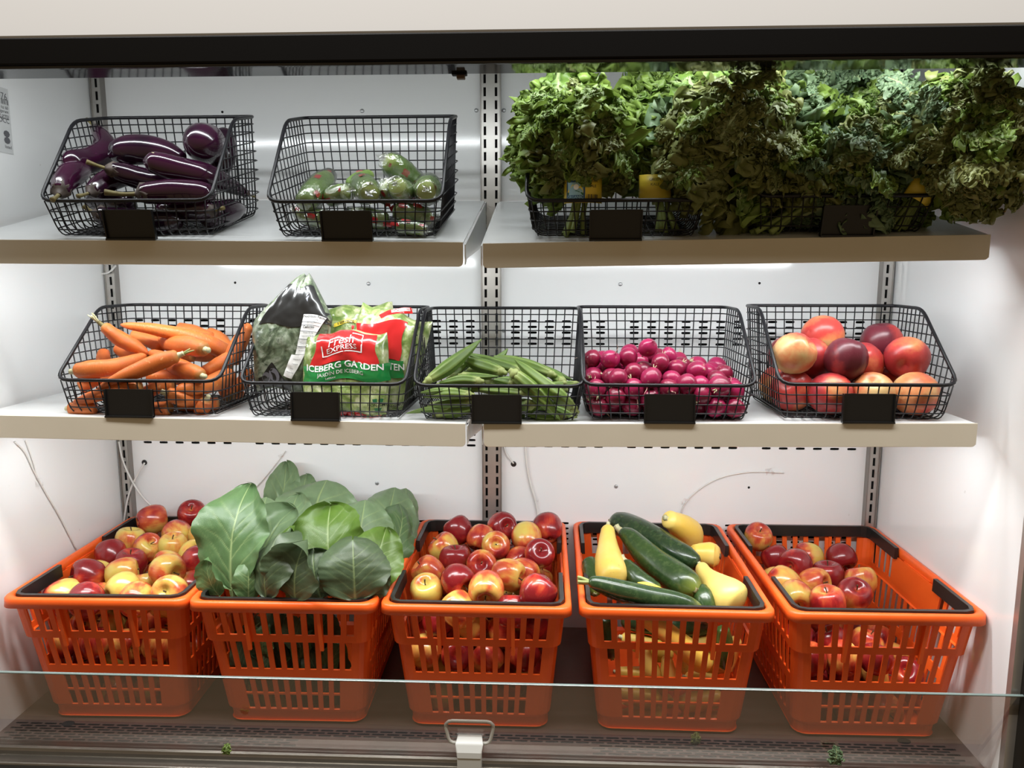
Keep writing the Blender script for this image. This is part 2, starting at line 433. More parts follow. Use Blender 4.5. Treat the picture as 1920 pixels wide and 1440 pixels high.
def disc_mesh(name, r, h, mat, n=12):
    V = []; F = []
    for z, q in ((0, r), (-h * .6, r), (-h, r * .72)):
        V += [(q * math.cos(2 * math.pi * k / n), z, q * math.sin(2 * math.pi * k / n)) for k in range(n)]
    for a in range(2):
        for k in range(n): F.append((a * n + k, a * n + (k + 1) % n, (a + 1) * n + (k + 1) % n, (a + 1) * n + k))
    F.append(tuple(2 * n + k for k in range(n)))
    return mesh(name, V, F, mat)
_sc = disc_mesh('screw', .0042, .002, 'screw_grey'); _ho = disc_mesh('screw_hole', .0026, .0004, 'plenum_dark')
for x, y in [(214, 138), (538, 135), (1306, 128), (1646, 127), (679, 208), (893, 207), (945, 207), (195, 210), (691, 532), (1163, 533), (1155, 912), (707, 906), (899, 620), (945, 620), (1636, 618)]:
    p = atY(x, y, 0); obj('screw', _sc, WB, (p.x, -.0002, p.z))
for x, y in [(441, 530), (1424, 531), (1404, 914), (417, 210)]:
    p = atY(x, y, 0); obj('screw_hole', _ho, WB, (p.x, -.0002, p.z))
_gr = disc_mesh('cord_grommet', .0062, .0012, 'black_plastic')
for x, y in [(271, 867), (963, 870)]:
    p = atY(x, y, 0); obj('cord_grommet', _gr, WB, (p.x, -.0002, p.z))

YF = -.500
wl = struct(boxo('wall_left', -XW - .02, -XW, YF, .0, -.04, 1.33, 'white_panel'))
wr = struct(boxo('wall_right', XW, XW + .02, YF, .0, -.04, 1.33, 'white_panel'))
ce = struct(boxo('ceiling', -XW - .02, XW + .02, -.56, .05, 1.30, 1.33, 'canopy_white'))
# canopy front and black header
boxo('lamp_housing', -.81, .81, -.474, -.439, 1.146, 1.165, 'canopy_white', ce, .002)
t1 = struct(boxo('trim_1', -1.1, 1.1, -.566, -.552, 1.076, 1.1115, 'black_trim', bev=.002))
h2 = boxo('header_underside', -1.1, 1.1, -.552, -.476, 1.0795, 1.086, 'black_gloss', t1, .001)
h3 = boxo('header_bead', -1.1, 1.1, -.563, -.556, 1.0715, 1.076, 'black_gloss', t1, .001)
t2 = struct(boxo('trim_2', -1.1, 1.1, -.560, -.540, 1.1115, 1.75, 'canopy_white', bev=.004))
p_ = atY(862, 133, -.476)
boxo('header_clip', p_.x - .011, p_.x + .011, -.486, -.474, 1.0765, 1.0805, 'black_trim', t1, .001)
boxo('header_tab', p_.x - .004, p_.x + .008, -.484, -.474, 1.0715, 1.077, 'brown_tab', t1, .001)

# deck with the perforated return grille
def deck():
    mp = lambda x, y, d: (x, y, -d)
    mb = MB(); y0 = -.412; nrow = 7; P = .0074; L = .0262
    quad(mb, -XW, XW, y0 + P / 2, 0, mp)
    for r in range(nrow):
        y = y0 - r * P; cur = -XW; x = -XW + .02 + (L / 2 if r % 2 else 0)
        while x < XW - .03:
            mid = -.31 < x < .20
            right = x > .20
            if (mid and r < 3) or (not mid and not right and r < 7) or (right and r < 8):
                quad(mb, cur, x - L / 2, y - P / 2, y + P / 2, mp)
                slot_tile(mb, x, y, L, P, .0112, .0025, mp, .0012); cur = x + L / 2
            x += L
        quad(mb, cur, XW, y - P / 2, y + P / 2, mp)
    quad(mb, -XW, XW, -.49, y0 - nrow * P + P / 2, mp)
    o = struct(obj('floor', mb.mesh('floor', 'deck_steel')))
    boxo('sump', -XW - .02, XW + .02, -.52, .0, -.05, -.03, 'plenum_dark', o)
    for x, y in ((128, 1357), (1695, 1390)):  # dark discs stand in for the shade inside the round drain holes
        d = ray(x, y); q = CAM + d * (-CAM.z / d.z)
        n = 16; V = [(q.x + .011 * math.cos(2 * math.pi * k / n), q.y + .0075 * math.sin(2 * math.pi * k / n), z) for z in (.0002, .0012) for k in range(n)]
        obj('drain_hole_disc', mesh('drain_hole_disc', V, [tuple(n + k for k in range(n))] + [(k, (k + 1) % n, n + (k + 1) % n, n + k) for k in range(n)], 'plenum_dark', False), o)
    return o
deck()
# front rail, kick plate, glass
t3 = struct(boxo('trim_3', -.832, .815, -.490, -.463, -.03, .0055, 'rail_metal', bev=.006))
boxo('rail_ledge', -.95, .832, -.512, -.489, -.035, -.008, 'rail_metal', t3, .003)
boxo('kick_plate', -1.0, 1.0, -.535, -.511, -.5, -.014, 'kick_black', t3, .003)
t4 = struct(boxo('trim_4', XW, .846, -.512, YF, -.04, 1.08, 'galvanized'))
boxo('post_face', .846, 1.0, -.53, -.46, -.04, 1.08, 'kick_black', t4)
t5 = struct(boxo('trim_5', -.846, -XW, -.512, YF, -.04, 1.08, 'galvanized'))
boxo('post_face', -1.0, -.846, -.53, -.46, -.04, 1.08, 'kick_black', t5)
gl = thing('glass_panel', 'long low clear glass panel standing along the front of the case', 'glass panel', (0, -.478, .003), (R_(15), 0, 0))
o = boxo('pane', -.94, .94, -.0022, .0022, .0, .159, 'case_glass', gl)
boxo('polished_edge', -.94, .94, -.0022, .0022, .159, .1612, 'glass_edge', gl, .0008)

# grey clamp with loop handle
q = atY(880, 1418, -.501)
hc = thing('clamp_handle', 'grey plastic clamp with loop handle on the metal front rail', 'handle', (q.x, -.501, .027))
mb = MB(); 
prof = [(-.006, -.009), (-.006, .002), (-.001, .014), (.010, .022), (.014, .022), (.014, -.009)]
n = len(prof)
V = []; 
for s in (-1, 1):
    for yy, zz in prof: V.append((s * (.0235 if zz > .003 and zz < .02 else .0195), yy, zz))
mb.add(V, [tuple(range(n))[::-1], tuple(n + k for k in range(n))] + [(k, (k + 1) % n, n + (k + 1) % n, n + k) for k in range(n)])
bevel(obj('clamp', mb.mesh('clamp', 'clamp_pale'), hc), .0015)
boxo('clamp_base', -.0195, .0195, -.005, .014, -.036, -.008, 'grey_clamp', hc, .001)
pts = []
for a, b in [((-.020, .010), (-.032, .010)), ((-.032, .010), (-.040, .046)), ((-.040, .046), (.040, .046)), ((.040, .046), (.032, .010)), ((.032, .010), (.020, .010))]: pass
hp = [(-.018, .006, .012), (-.027, .006, .012), (-.032, .006, .0145), (-.0345, .006, .020), (-.0385, .006, .038), (-.0385, .006, .044), (-.034, .006, .0485), (-.028, .006, .050), (.028, .006, .050), (.034, .006, .0485), (.0385, .006, .044), (.0385, .006, .038), (.0345, .006, .020), (.032, .006, .0145), (.027, .006, .012), (.018, .006, .012)]
tube('loop', hp, .0028, 'grey_clamp', hc, smooth_path=False, nseg=8)

# slotted uprights
def upright(x, wd, cols, label):
    t = thing('shelf_upright', label, 'upright', (x, -.013, 0), group=None)
    mp = lambda a, b, d: (a, d, b)
    mb = MB(); z0, z1 = .0, 1.28; P = .0254
    edges = [-wd / 2] + [(cols[i] + cols[i + 1]) / 2 for i in range(len(cols) - 1)] + [wd / 2]
    k = 0
    while z0 + (k + 1) * P < z1:
        z = z0 + (k + .5) * P
        for i, c in enumerate(cols):
            hw_ = min(c - edges[i], edges[i + 1] - c)
            quad(mb, edges[i], c - hw_, z - P / 2, z + P / 2, mp); quad(mb, c + hw_, edges[i + 1], z - P / 2, z + P / 2, mp)
            slot_tile(mb, c, z, hw_ * 2, P, .0026, .0088, mp, .002, True)
        k += 1
    obj('slotted_face', mb.mesh('slotted_face', 'galvanized'), t)
    for s in (-1, 1): boxo('flange', s * wd / 2 - .0012, s * wd / 2 + .0012, -.003, .013, 0, 1.28, 'galvanized_dark', t)
    boxo('channel_back', -wd / 2, wd / 2, .0095, .0105, 0, 1.28, 'plenum_dark', t)
upright(.001, .040, [-.0115, .0115], 'double slotted metal shelf upright in the middle of the back wall')
upright(-.8175, .022, [.0], 'single slotted metal shelf upright beside the wall with the cord running down it')
upright(.8165, .022, [.0], 'single slotted metal shelf upright behind the basket of nectarines')

# ------------------------------------------------------------------ shelves
SL = math.tan(R_(13.2))
YL = -.440
def shelf(label, x0, x1, zA, zB, slope, lip_h=.0365):
    """zA, zB: height of the front edge at x0 and x1; slope: rise towards the back"""
    xc = (x0 + x1) / 2; zc = (zA + zB) / 2
    t = thing('shelf', label, 'shelf', (xc, -.22, zc), group=None)
    zf = lambda x, y: zA + (zB - zA) * (x - x0) / (x1 - x0) + slope * (y - YL) - zc
    L = lambda x, y, z: (x - xc, y + .22, z)
    mb = MB(); yb = -.015
    V = [L(x, y, zf(x, y) - dz) for dz in (0, .0025) for x, y in ((x0, YL + .0012), (x1, YL + .0012), (x1, yb), (x0, yb))]
    mb.add(V, [(0, 1, 2, 3), (7, 6, 5, 4), (0, 4, 5, 1), (1, 5, 6, 2), (2, 6, 7, 3), (3, 7, 4, 0)])
    obj('tray', mb.mesh('tray', 'shelf_white'), t)
    # lip with rounded lower corners
    r = .007; ring = []
    for cx, sx in ((x1, -1), (x0, 1)):
        zb = zf(cx, YL) - lip_h
        arc = [(cx + sx * (r - r * math.cos(a)), zb + r - r * math.sin(a)) for a in [math.pi / 2 * k / 4 for k in range(5)]]
        ring += ([(cx, zf(cx, YL) + .0012)] + arc) if sx < 0 else (arc[::-1] + [(cx, zf(cx, YL) + .0012)])
    n = len(ring)
    V = [L(a, YL - .0008, b) for a, b in ring] + [L(a, YL + .0012, b) for a, b in ring]
    F = [tuple(range(n))[::-1], tuple(n + k for k in range(n))] + [(k, (k + 1) % n, n + (k + 1) % n, n + k) for k in range(n)]
    bevel(obj('front_lip', mesh('front_lip', V, [f[::-1] for f in F], 'lip_tan', False), t), .0005, 1)
    for cx, sx in ((x0, 1), (x1, -1)):     # side brackets
        bx = cx - sx * .0035
        P = [(YL + .006, -.004), (YL + .006, -lip_h + .002), (YL + .03, -lip_h + .006), (-.10, -.075), (-.014, -.085), (-.014, -.002)]
        V = [L(bx + e, y, zf(cx, y) + z) for e in (0, sx * .0018) for y, z in P]; n = len(P)
        F = [tuple(range(n)), tuple(n + k for k in range(n))[::-1]] + [(k, n + k, n + (k + 1) % n, (k + 1) % n) for k in range(n)]
        obj('bracket', mesh('bracket', V, F, 'shelf_white', False), t)
    boxo('lamp_housing', -.345, .345, -.42 + .22, -.388 + .22, (.818 if slope else .528) + .012 - zc, (.818 if slope else .528) + .020 - zc, 'shelf_white', t, .002)
    return lambda x, y: zA + (zB - zA) * (x - x0) / (x1 - x0) + slope * (y - YL)
ZTL = shelf('sloping shelf with tan front lip carrying eggplants and wrapped cucumbers', -.822, -.012, .8455, .840, SL)
ZTR = shelf('sloping shelf with tan front lip carrying bunches of kale', .0185, .780, .838, .850, SL)
ZML = shelf('shelf with tan front lip carrying carrots and salad bags', -.822, -.011, .5625, .555, 0.)
ZMR = shelf('shelf with tan front lip carrying radishes and nectarines', .0185, .786, .555, .5625, 0.)

# ------------------------------------------------------------------ black wire baskets
BW, BD, HF, HB, BC = .1365, .238, .060, .172, .135       # half width, depth, front / back height, where the slope ends
def wire_set():
    tb = .925                                             # base is a little narrower
    yb0, yb1 = .008, BD - .012
    def side_top(y): return HF + (HB - HF) * min(1, y / BC)
    def rnd(P, r, closed=False, k=4):
        P = [np.array(p, float) for p in P]; out = []; n = len(P)
        for i in range(n):
            if not closed and i in (0, n - 1): out.append(P[i]); continue
            a, b, c = P[i - 1], P[i], P[(i + 1) % n]
            da = (a - b); la = np.linalg.norm(da); dc = (c - b); lc = np.linalg.norm(dc); q = min(r, la * .49, lc * .49)
            s, e = b + da / la * q, b + dc / lc * q
            for j in range(k + 1):
                t = j / k; out.append((1 - t) ** 2 * s + 2 * t * (1 - t) * b + t * t * e)
        return out
    rim = rnd([(-BW, 0, HF), (BW, 0, HF), (BW, BC, HB), (BW, BD, HB), (-BW, BD, HB), (-BW, BC, HB)], .022, True)
    rimm = tube_mesh('rim', rim, .0030, 'black_wire', 8, True)
    R = .0011; W = []
    NU = 17
    for i in range(NU):
        x = -BW + 2 * BW * (i + .5) / NU; xb = x * tb
        W.append(tube_mesh('wire', rnd([(x, 0, HF), (xb, yb0, 0.002), (xb, yb1, .002), (x, BD, HB)], .02), R, 'black_wire'))
    NS = 14
    for j in range(NS):
        y = .012 + (BD - .024) * (j + .5) / NS; yb = yb0 + (yb1 - yb0) * (y / BD); h = side_top(y)
        W.append(tube_mesh('wire', rnd([(-BW, y, h), (-BW * tb, yb, .002), (BW * tb, yb, .002), (BW, y, h)], .02), R, 'black_wire'))
    def lay(z):
        k = z / HB; b = BW * (tb + (1 - tb) * min(1, z / HF)) if z < HF else BW
        yf = yb0 * (1 - min(1, z / HF)); yk = yb1 + (BD - yb1) * k; return b, yf, yk
    for z in (.014, .0285, .043):
        b, yf, yk = lay(z); W.append(tube_mesh('wire', rnd([(-b, yf, z), (b, yf, z), (b, yk, z), (-b, yk, z)], .02, True), R, 'black_wire', 5, True))
    for z in (.066, .082, .098, .114, .130, .146, .160):
        b, yf, yk = lay(z); ys = (z - HF) / (HB - HF) * BC
        W.append(tube_mesh('wire', rnd([(-b, ys, z), (-b, yk, z), (b, yk, z), (b, ys, z)], .02), R, 'black_wire'))
    hm = MB(); a = .040
    hm.box(-a, a, -.0085, -.0055, .001, .047).box(-a, -a + .002, -.0125, -.0055, .001, .047).box(a - .002, a, -.0125, -.0055, .001, .047).box(-a, a, -.0145, -.0055, .001, .0035)
    hm.box(-a * .6, -a * .4, -.0055, .003, .038, .046).box(a * .4, a * .6, -.0055, .003, .038, .046)
    return rimm, W, hm.mesh('label_holder', 'black_plate')
RIM, WIRES, HOLDER = wire_set()
def wire_basket(label, x, y, z, tilt=0, rz=0, hx=0):
    t = thing('wire_basket', label, 'basket', (x, y, z), (R_(tilt), 0, R_(rz)), 'black wire baskets on the shelves')
    obj('rim', RIM, t)
    for m in WIRES: obj('wire', m, t)
    obj('label_holder', HOLDER, t, (hx, 0, 0))
    return t
WY = -.427
wire_basket('black wire basket holding dark purple eggplants', -.541, WY, ZTL(-.54, WY) + .0005, 13.2, -.5, .006)
wire_basket('black wire basket holding plastic wrapped cucumbers', -.180, WY, ZTL(-.18, WY) + .0005, 13.2, -.6, -.012)
wire_basket('black wire basket under kale beside the middle upright', .222, WY, ZTR(.22, WY) + .0005, 13.2, -1.0, 0)
wire_basket('black wire basket under kale near the wall, loose stems poking through it', .565, WY, ZTR(.565, WY) + .0005, 13.2, 1.0, .004)
wire_basket('black wire basket heaped with orange carrots', -.548, -.430, ZML(-.55, 0) + .0005, 0, -1.0, -.010)
wire_basket('black wire basket holding bagged salads', -.244, -.430, ZML(-.24, 0) + .0005, 0, -1.5, -.008)
wire_basket('black wire basket holding green okra', .042, -.430, ZML(-.03, 0) + .0005, 0, .5, -.003)
wire_basket('black wire basket holding magenta radishes', .312, -.430, ZMR(.31, 0) + .0005, 0, .0, 0)
wire_basket('black wire basket holding red nectarines', .621, -.430, ZMR(.62, 0) + .0005, 0, .0, -.002)

# ------------------------------------------------------------------ orange shopping baskets
HWT, HLT, HWB, HLB = .1440, .2070, .1230, .1660           # half width / length of the walls at the top and at the base
ZR = .233
def hw(z): return HWB + (HWT - HWB) * z / ZR
def hl(z): return HLB + (HLT - HLB) * z / ZR
def basket_meshes():
    # wall loop in s: corners rounded, straight runs cut where the holes are
    rc = .022; loop = []      # entries: (side, f) f in -1..1 along the straight run, or corner angle
    NF = 11; NS = 15
    def run(n, frac=.57):
        e = [-1.]
        p = 2 / n
        for i in range(n):
            c = -1 + p * (i + .5); e += [c - p * frac / 2, c + p * frac / 2]
        return e + [1.]
    spec = []
    for side in range(4):
        ed = run(NF if side % 2 == 0 else NS)
        for k, e in enumerate(ed): spec.append((side, e, k))
        for k in range(1, 4): spec.append((side, ('c', k / 4), -1))
    def pos(s, z, off=0.):
        side, e, _ = s
        a, b = hw(z) + off + (-.0035 if z < .024 else 0) + (.0045 if z > .170 else 0), hl(z) + off + (-.0035 if z < .024 else 0) + (.0045 if z > .170 else 0)
        r = rc
        if isinstance(e, tuple):
            an = math.pi / 2 * e[1]; cx, cy = a - r, b - r
            # corners after sides front(0: -y, x up), right(1), back(2), left(3)
            ang0 = [-math.pi / 2, 0, math.pi / 2, math.pi][side]; sx, sy = [(1, -1), (1, 1), (-1, 1), (-1, -1)][side]
            return (sx * cx + r * math.cos(ang0 + an), sy * cy + r * math.sin(ang0 + an), z)
        if side == 0: return (e * (a - r), -b, z)
        if side == 1: return (a, e * (b - r), z)
        if side == 2: return (-e * (a - r), b, z)
        return (-a, -e * (b - r), z)
    Z = [.002, .022, .0235, .030, .060, .0635, .094, .113, .169, .1705, .184, .229, ZR]
    holes = {3: 3, 5: 3, 7: 2, 10: 1}                     # z band -> row kind
    n = len(spec); V = []; F = []
    for z in Z:
        for s in spec: V.append(pos(s, z))
    for i in range(len(Z) - 1):
        for j in range(n):
            side, e, k = spec[j]
            hole = False
            if i in holes and k >= 0 and k % 2 == 1 and k + 1 < (2 * NF + 2 if side % 2 == 0 else 2 * NS + 2):
                idx = (k - 1) // 2; cnt = NF if side % 2 == 0 else NS
                if idx < cnt:
                    hole = True
                    if holes[i] == 3 and idx in (0, cnt - 1): hole = False
                    if holes[i] == 1 and side % 2 == 1 and 4 <= idx <= 10: hole = False
            if not hole:
                a, b = i * n + j, i * n + (j + 1) % n; F.append((a, b, b + n, a + n))
    body = mesh('body', V, F, 'orange_plastic', False)
    # rim: ring with a down-turned skirt
    prof = [(.0005, ZR - .004), (.0005, .2495), (.0045, .2505), (.0085, .2500), (.0105, .2475), (.0115, .2335), (.0095, .2335), (.0085, .243), (.003, .2445), (.003, ZR - .004)]
    rs = []
    for side in range(4):
        for k in range(2): rs.append((side, -1. + 2 * k, 0))
        for k in range(1, 7): rs.append((side, ('c', k / 7), -1))
    def rp(s, off, z):
        x, y, _ = pos(s, ZR, off)
        return (x, y, z)
    m = len(rs); V = [rp(s, o, z) for o, z in prof for s in rs]; F = []; q = len(prof)
    for i in range(q):
        for j in range(m): F.append((i * m + j, i * m + (j + 1) % m, ((i + 1) % q) * m + (j + 1) % m, ((i + 1) % q) * m + j))
    rim = mesh('rim', V, F, 'orange_plastic', True)
    V = [pos(s, .002) for s in spec] + [(x, y, .005) for x, y, _ in [pos(s, .022) for s in spec]]
    base = mesh('base', V, [tuple(range(n))[::-1], tuple(n + k for k in range(n))] + [(k, (k + 1) % n, n + (k + 1) % n, n + k) for k in range(n)], 'orange_plastic', False)
    # handle: U-shaped strap lying inside the rim of one end
    a, b = HWT + .0045 - .0052, HLT + .0045 - .0052
    path = [(-a, .075), (-a, b - .018), (-a + .005, b - .005), (-a + .018, b), (a - .018, b), (a - .005, b - .005), (a, b - .018), (a, .075)]
    V = []; F = []
    for i, (x, y) in enumerate(path):
        p0, p1 = np.array(path[max(i - 1, 0)]), np.array(path[min(i + 1, 7)]); d = p1 - p0; d = d / np.linalg.norm(d); nr = np.array((-d[1], d[0]))
        for o_, z in ((.0035, .2305), (.0035, .2535), (-.0035, .2535), (-.0045, .2305)): V.append((x + nr[0] * o_, y + nr[1] * o_, z))
    for i in range(7):
        for j in range(4): F.append((i * 4 + j, (i + 1) * 4 + j, (i + 1) * 4 + (j + 1) % 4, i * 4 + (j + 1) % 4))
    F += [(0, 1, 2, 3), (31, 30, 29, 28)]
    handle = mesh('handle', V, F, 'black_plastic', False)
    V = [(x, y - .0, z) for x, y, z in ((-.003, 0, .232), (.003, 0, .232), (.003, -.016, .232), (-.003, -.016, .232), (-.003, .004, .157), (.003, .004, .157), (.003, -.001, .157), (-.003, -.001, .157))]
    rib = mesh('rib', V, [(0, 1, 2, 3), (7, 6, 5, 4), (0, 4, 5, 1), (1, 5, 6, 2), (2, 6, 7, 3), (3, 7, 4, 0)], 'orange_plastic', False)
    bp = MB().box(0, .010, -.05, .05, .205, .236).mesh('bumper', 'orange_plastic')
    return body, rim, base, handle, rib, bp
BODY, BRIM, BBASE, BHAND, BRIB, BBUMP = basket_meshes()
BY = -.2265
def orange_basket(label, x, rz=0, y=BY):
    t = thing('shopping_basket', label, 'basket', (x, y, .0006), (0, 0, R_(rz)), 'orange plastic shopping baskets on the deck')
    b = obj('body', BODY, t); s = b.modifiers.new('thickness', 'SOLIDIFY'); s.thickness = .0032; s.offset = -1
    obj('rim', BRIM, t); obj('base', BBASE, t)
    h = obj('handle', BHAND, t); h2 = obj('handle', BHAND, t); h2.rotation_euler = (0, 0, math.pi); h2.scale = (1, 1, .995)
    for sx in (-.062, .062): 
        obj('rib', BRIB, t, (sx, -hl(.2) - .002, 0)); r2 = obj('rib', BRIB, t, (sx, hl(.2) + .002, 0)); r2.rotation_euler = (0, 0, math.pi)
    for sx in (1, -1):
        q = obj('bumper', BBUMP, t, (sx * (HWT + .002), 0, 0)); q.rotation_euler = (0, 0, 0 if sx > 0 else math.pi)
    return t
BX = [-.648, -.3245, .003, .3365, .671]
BRZ = [1.2, 0.6, 0., -.6, .4]
orange_basket('orange shopping basket of apples filled above its rim beside a single slotted upright', BX[0], BRZ[0])
orange_basket('orange shopping basket full of collard greens', BX[1], BRZ[1])
orange_basket('orange shopping basket of apples in front of the double slotted upright', BX[2], BRZ[2])
orange_basket('orange shopping basket of zucchini and yellow squash', BX[3], BRZ[3])
orange_basket('orange shopping basket only partly filled with apples, its side wall bare inside', BX[4], BRZ[4])
# ================================================================== PRODUCE
def crop(x0, y0, s):
    """reading of a zoomed crop: (zx, zy) -> photo pixel"""
    return lambda zx, zy: (x0 + zx / s, y0 + zy / s)

# ------------------------------------------------------------------ round fruit
def lathe(name, prof, mat, nseg=22, lob=None):
    V = []; F = []; T = []; n = len(prof)
    for i, (r, z) in enumerate(prof):
        for j in range(nseg):
            a = 2 * math.pi * j / nseg; k = 1 + (lob(a, i / (n - 1)) if lob else 0)
            V.append((r * k * math.cos(a), r * k * math.sin(a), z * (1 + (k - 1) * .4))); T.append(i / (n - 1))
    for i in range(n - 1):
        for j in range(nseg): F.append((i * nseg + j, (i + 1) * nseg + j, (i + 1) * nseg + (j + 1) % nseg, i * nseg + (j + 1) % nseg))
    F.append(tuple(range(nseg))); F.append(tuple((n - 1) * nseg + j for j in reversed(range(nseg))))
    return V, F, T
AP = [(.01, .62), (.10, .62), (.20, .69), (.32, .80), (.46, .87), (.62, .87), (.78, .78), (.91, .60), (.985, .35), (1.0, .08), (.96, -.20), (.87, -.46), (.73, -.68), (.56, -.83), (.40, -.88), (.27, -.87), (.15, -.80), (.06, -.76), (.01, -.75)]
def apple_meshes(mat):
    out = []
    for s in range(4):
        ph = random.random() * 6; el = random.uniform(.94, 1.08); fl = random.uniform(.02, .05)
        V, F, T = lathe('apple', [(r, z * el) for r, z in AP], mat, 24, lambda a, t: .035 * math.cos(a + ph) * t + fl * math.cos(5 * a + ph) * max(0, t - .45) + .02 * math.cos(2 * a + ph))
        out.append(mesh('apple', V, F, mat, True, {'t': T}))
    return out
APPLES = {k: apple_meshes('apple_' + k) for k in ('red', 'mixed', 'yellow', 'orange')}
_v, _f, _, _ = sweep([(0, 0, .60), (.02, 0, .80), (.09, .02, 1.02)], [.045, .035, .055], 7, 6)
APSTEM = mesh('stem', _v, _f, 'stem_brown')

def relax(P, rad, fixed_w, inside, it=160):
    """push overlapping balls apart; P (n,3), rad (n,), fixed_w weight 0 (free) .. 1 (stiff), inside(P, rad) clamps to the container"""
    P0 = P.copy(); n = len(P)
    for k in range(it):
        D = P[:, None, :] - P[None, :, :]; L = np.linalg.norm(D, axis=2) + 1e-9
        O = (rad[:, None] + rad[None, :]) * .985 - L; np.fill_diagonal(O, -1); O = np.where(O > 0, O, 0)
        mob = 1 - .8 * fixed_w; share = mob[:, None] / (mob[:, None] + mob[None, :])
        P = P + ((D / L[:, :, None]) * (O * share)[:, :, None]).sum(1) * .55
        P = P + (P0 - P) * (fixed_w * .05)[:, None]
        P = inside(P, rad)
    return P

def rot_random(up_bias=0.):
    m = Matrix.Rotation(random.uniform(0, 6.283), 4, 'Z')
    tilt = random.uniform(0, 1.9) if up_bias == 0 else random.uniform(.1, up_bias)
    return Matrix.Rotation(random.uniform(0, 6.283), 4, 'Z') @ Matrix.Rotation(tilt, 4, 'X') @ m

def rim_inside(bi, zmin=.006):
    a = R_(BRZ[bi]); c, s = math.cos(a), math.sin(a)
    def f(P, rad):
        x = (P[:, 0] - BX[bi]) * c + (P[:, 1] - BY) * s; y = -(P[:, 0] - BX[bi]) * s + (P[:, 1] - BY) * c; z = np.maximum(P[:, 2], zmin + rad)
        zc = np.clip(z, 0, ZR); m = np.where(z > .262, -.03, .0105)
        W_ = HWB + (HWT - HWB) * zc / ZR - rad - m; L_ = HLB + (HLT - HLB) * zc / ZR - rad - m
        x = np.clip(x, -W_, W_); y = np.clip(y, -L_, L_)
        return np.stack([BX[bi] + x * c - y * s, BY + x * s + y * c, z], 1)
    return f

APC = {'r': 'red', 'm': 'mixed', 'y': 'yellow', 'o': 'orange'}
APL = {'r': 'deep red apple', 'm': 'red and yellow apple', 'y': 'mostly yellow apple', 'o': 'orange red apple'}
def apple_pile(bi, pins, yfun, where, group, surf_cap=None, mixw='rrmmoy'):
    r0 = .0295
    P = []; rad = []; kind = []; dirs = []; w_ = []
    for (x, y, k, *st) in pins:
        p = atY(x, y, yfun(x, y)); P.append(p[:]); rad.append(r0 * random.uniform(.97, 1.06)); kind.append(k); dirs.append(st[0] if st else None); w_.append(.85)
    pins_np = np.array(P)
    zl = r0 + .008; lay = 0
    while zl < .25:
        ny = int((2 * hl(zl) - .02) / (2 * r0)); nx = int((2 * hw(zl) - .02) / (2 * r0))
        for iy in range(ny):
            for ix in range(nx):
                x = BX[bi] + (ix - (nx - 1) / 2 + (.25 if lay % 2 else -.25)) * 2.04 * r0 + random.uniform(-.004, .004); y = BY + (iy - (ny - 1) / 2 + (.25 if lay % 2 else -.25)) * 2.04 * r0 + random.uniform(-.004, .004)
                d = np.hypot(pins_np[:, 0] - x, pins_np[:, 1] - y); nn = np.argsort(d)[:3]; zs = pins_np[nn, 2].mean()
                if surf_cap is not None: zs = min(zs, surf_cap(x, y) + 1.5 * r0)
                if zl > zs - 1.5 * r0: continue
                fr = y - (BY - hl(zl)); 
                if not (fr < 3.6 * r0 or zl > zs - 4.0 * r0 or abs(x - BX[bi]) > hw(zl) - 2.1 * r0): continue
                P.append((x, y, zl)); rad.append(r0 * random.uniform(.93, 1.03)); kind.append(random.choice(mixw)); dirs.append(None); w_.append(0.)
        zl += 1.68 * r0; lay += 1
    P = relax(np.array(P), np.array(rad), np.array(w_), rim_inside(bi))
    for i_, (p, r, k, d) in enumerate(zip(P, rad, kind, dirs)):
        t = thing('apple', APL[k] + (' on top of the heap ' if i_ < len(pins) else ' lower in the heap ') + where, 'apple', tuple(p), (0, 0, 0), group)
        M_ = rot_random()
        if d is not None:     # stem end turned towards d
            M_ = Vector(d).to_track_quat('Z', 'Y').to_matrix().to_4x4() @ Matrix.Rotation(random.uniform(0, 6), 4, 'Z')
        t.rotation_euler = M_.to_euler(); t.scale = (r, r, r)
        obj('skin', random.choice(APPLES[APC[k]]), t); obj('stem', APSTEM, t)

yb = lambda x, y: -.085 - .275 * (y - 985) / 130
up, fw, lf = (.1, -.3, 1), (0, -.8, .6), (-.6, -.3, .6)
apple_pile(0, [(286, 973, 'm'), (359, 964, 'r', (.3, -.6, .8)), (340, 1002, 'o'), (278, 1026, 'm', (.7, -.4, .7)), (326, 1031, 'o'), (247, 1019, 'y'), (207, 1043, 'r'), (244, 1060, 'r'), (148, 1075, 'y', (.7, -.5, .4)),
    (219, 1088, 'o'), (184, 1080, 'r'), (270, 1089, 'o'), (313, 1066, 'm', (-.8, -.5, .3)), (322, 1090, 'o', (.8, -.4, 0)), (234, 1108, 'y'), (303, 1115, 'y'), (128, 1118, 'o'), (169, 1124, 'r'), (353, 1041, 'y'), (364, 1062, 'r'), (367, 1078, 'r'), (375, 1004, 'y'),
    (188, 1108, 'o'), (272, 1122, 'o'), (340, 1118, 'm')], yb, 'in the basket beside the collard greens', 'apples in the basket beside the collard greens')
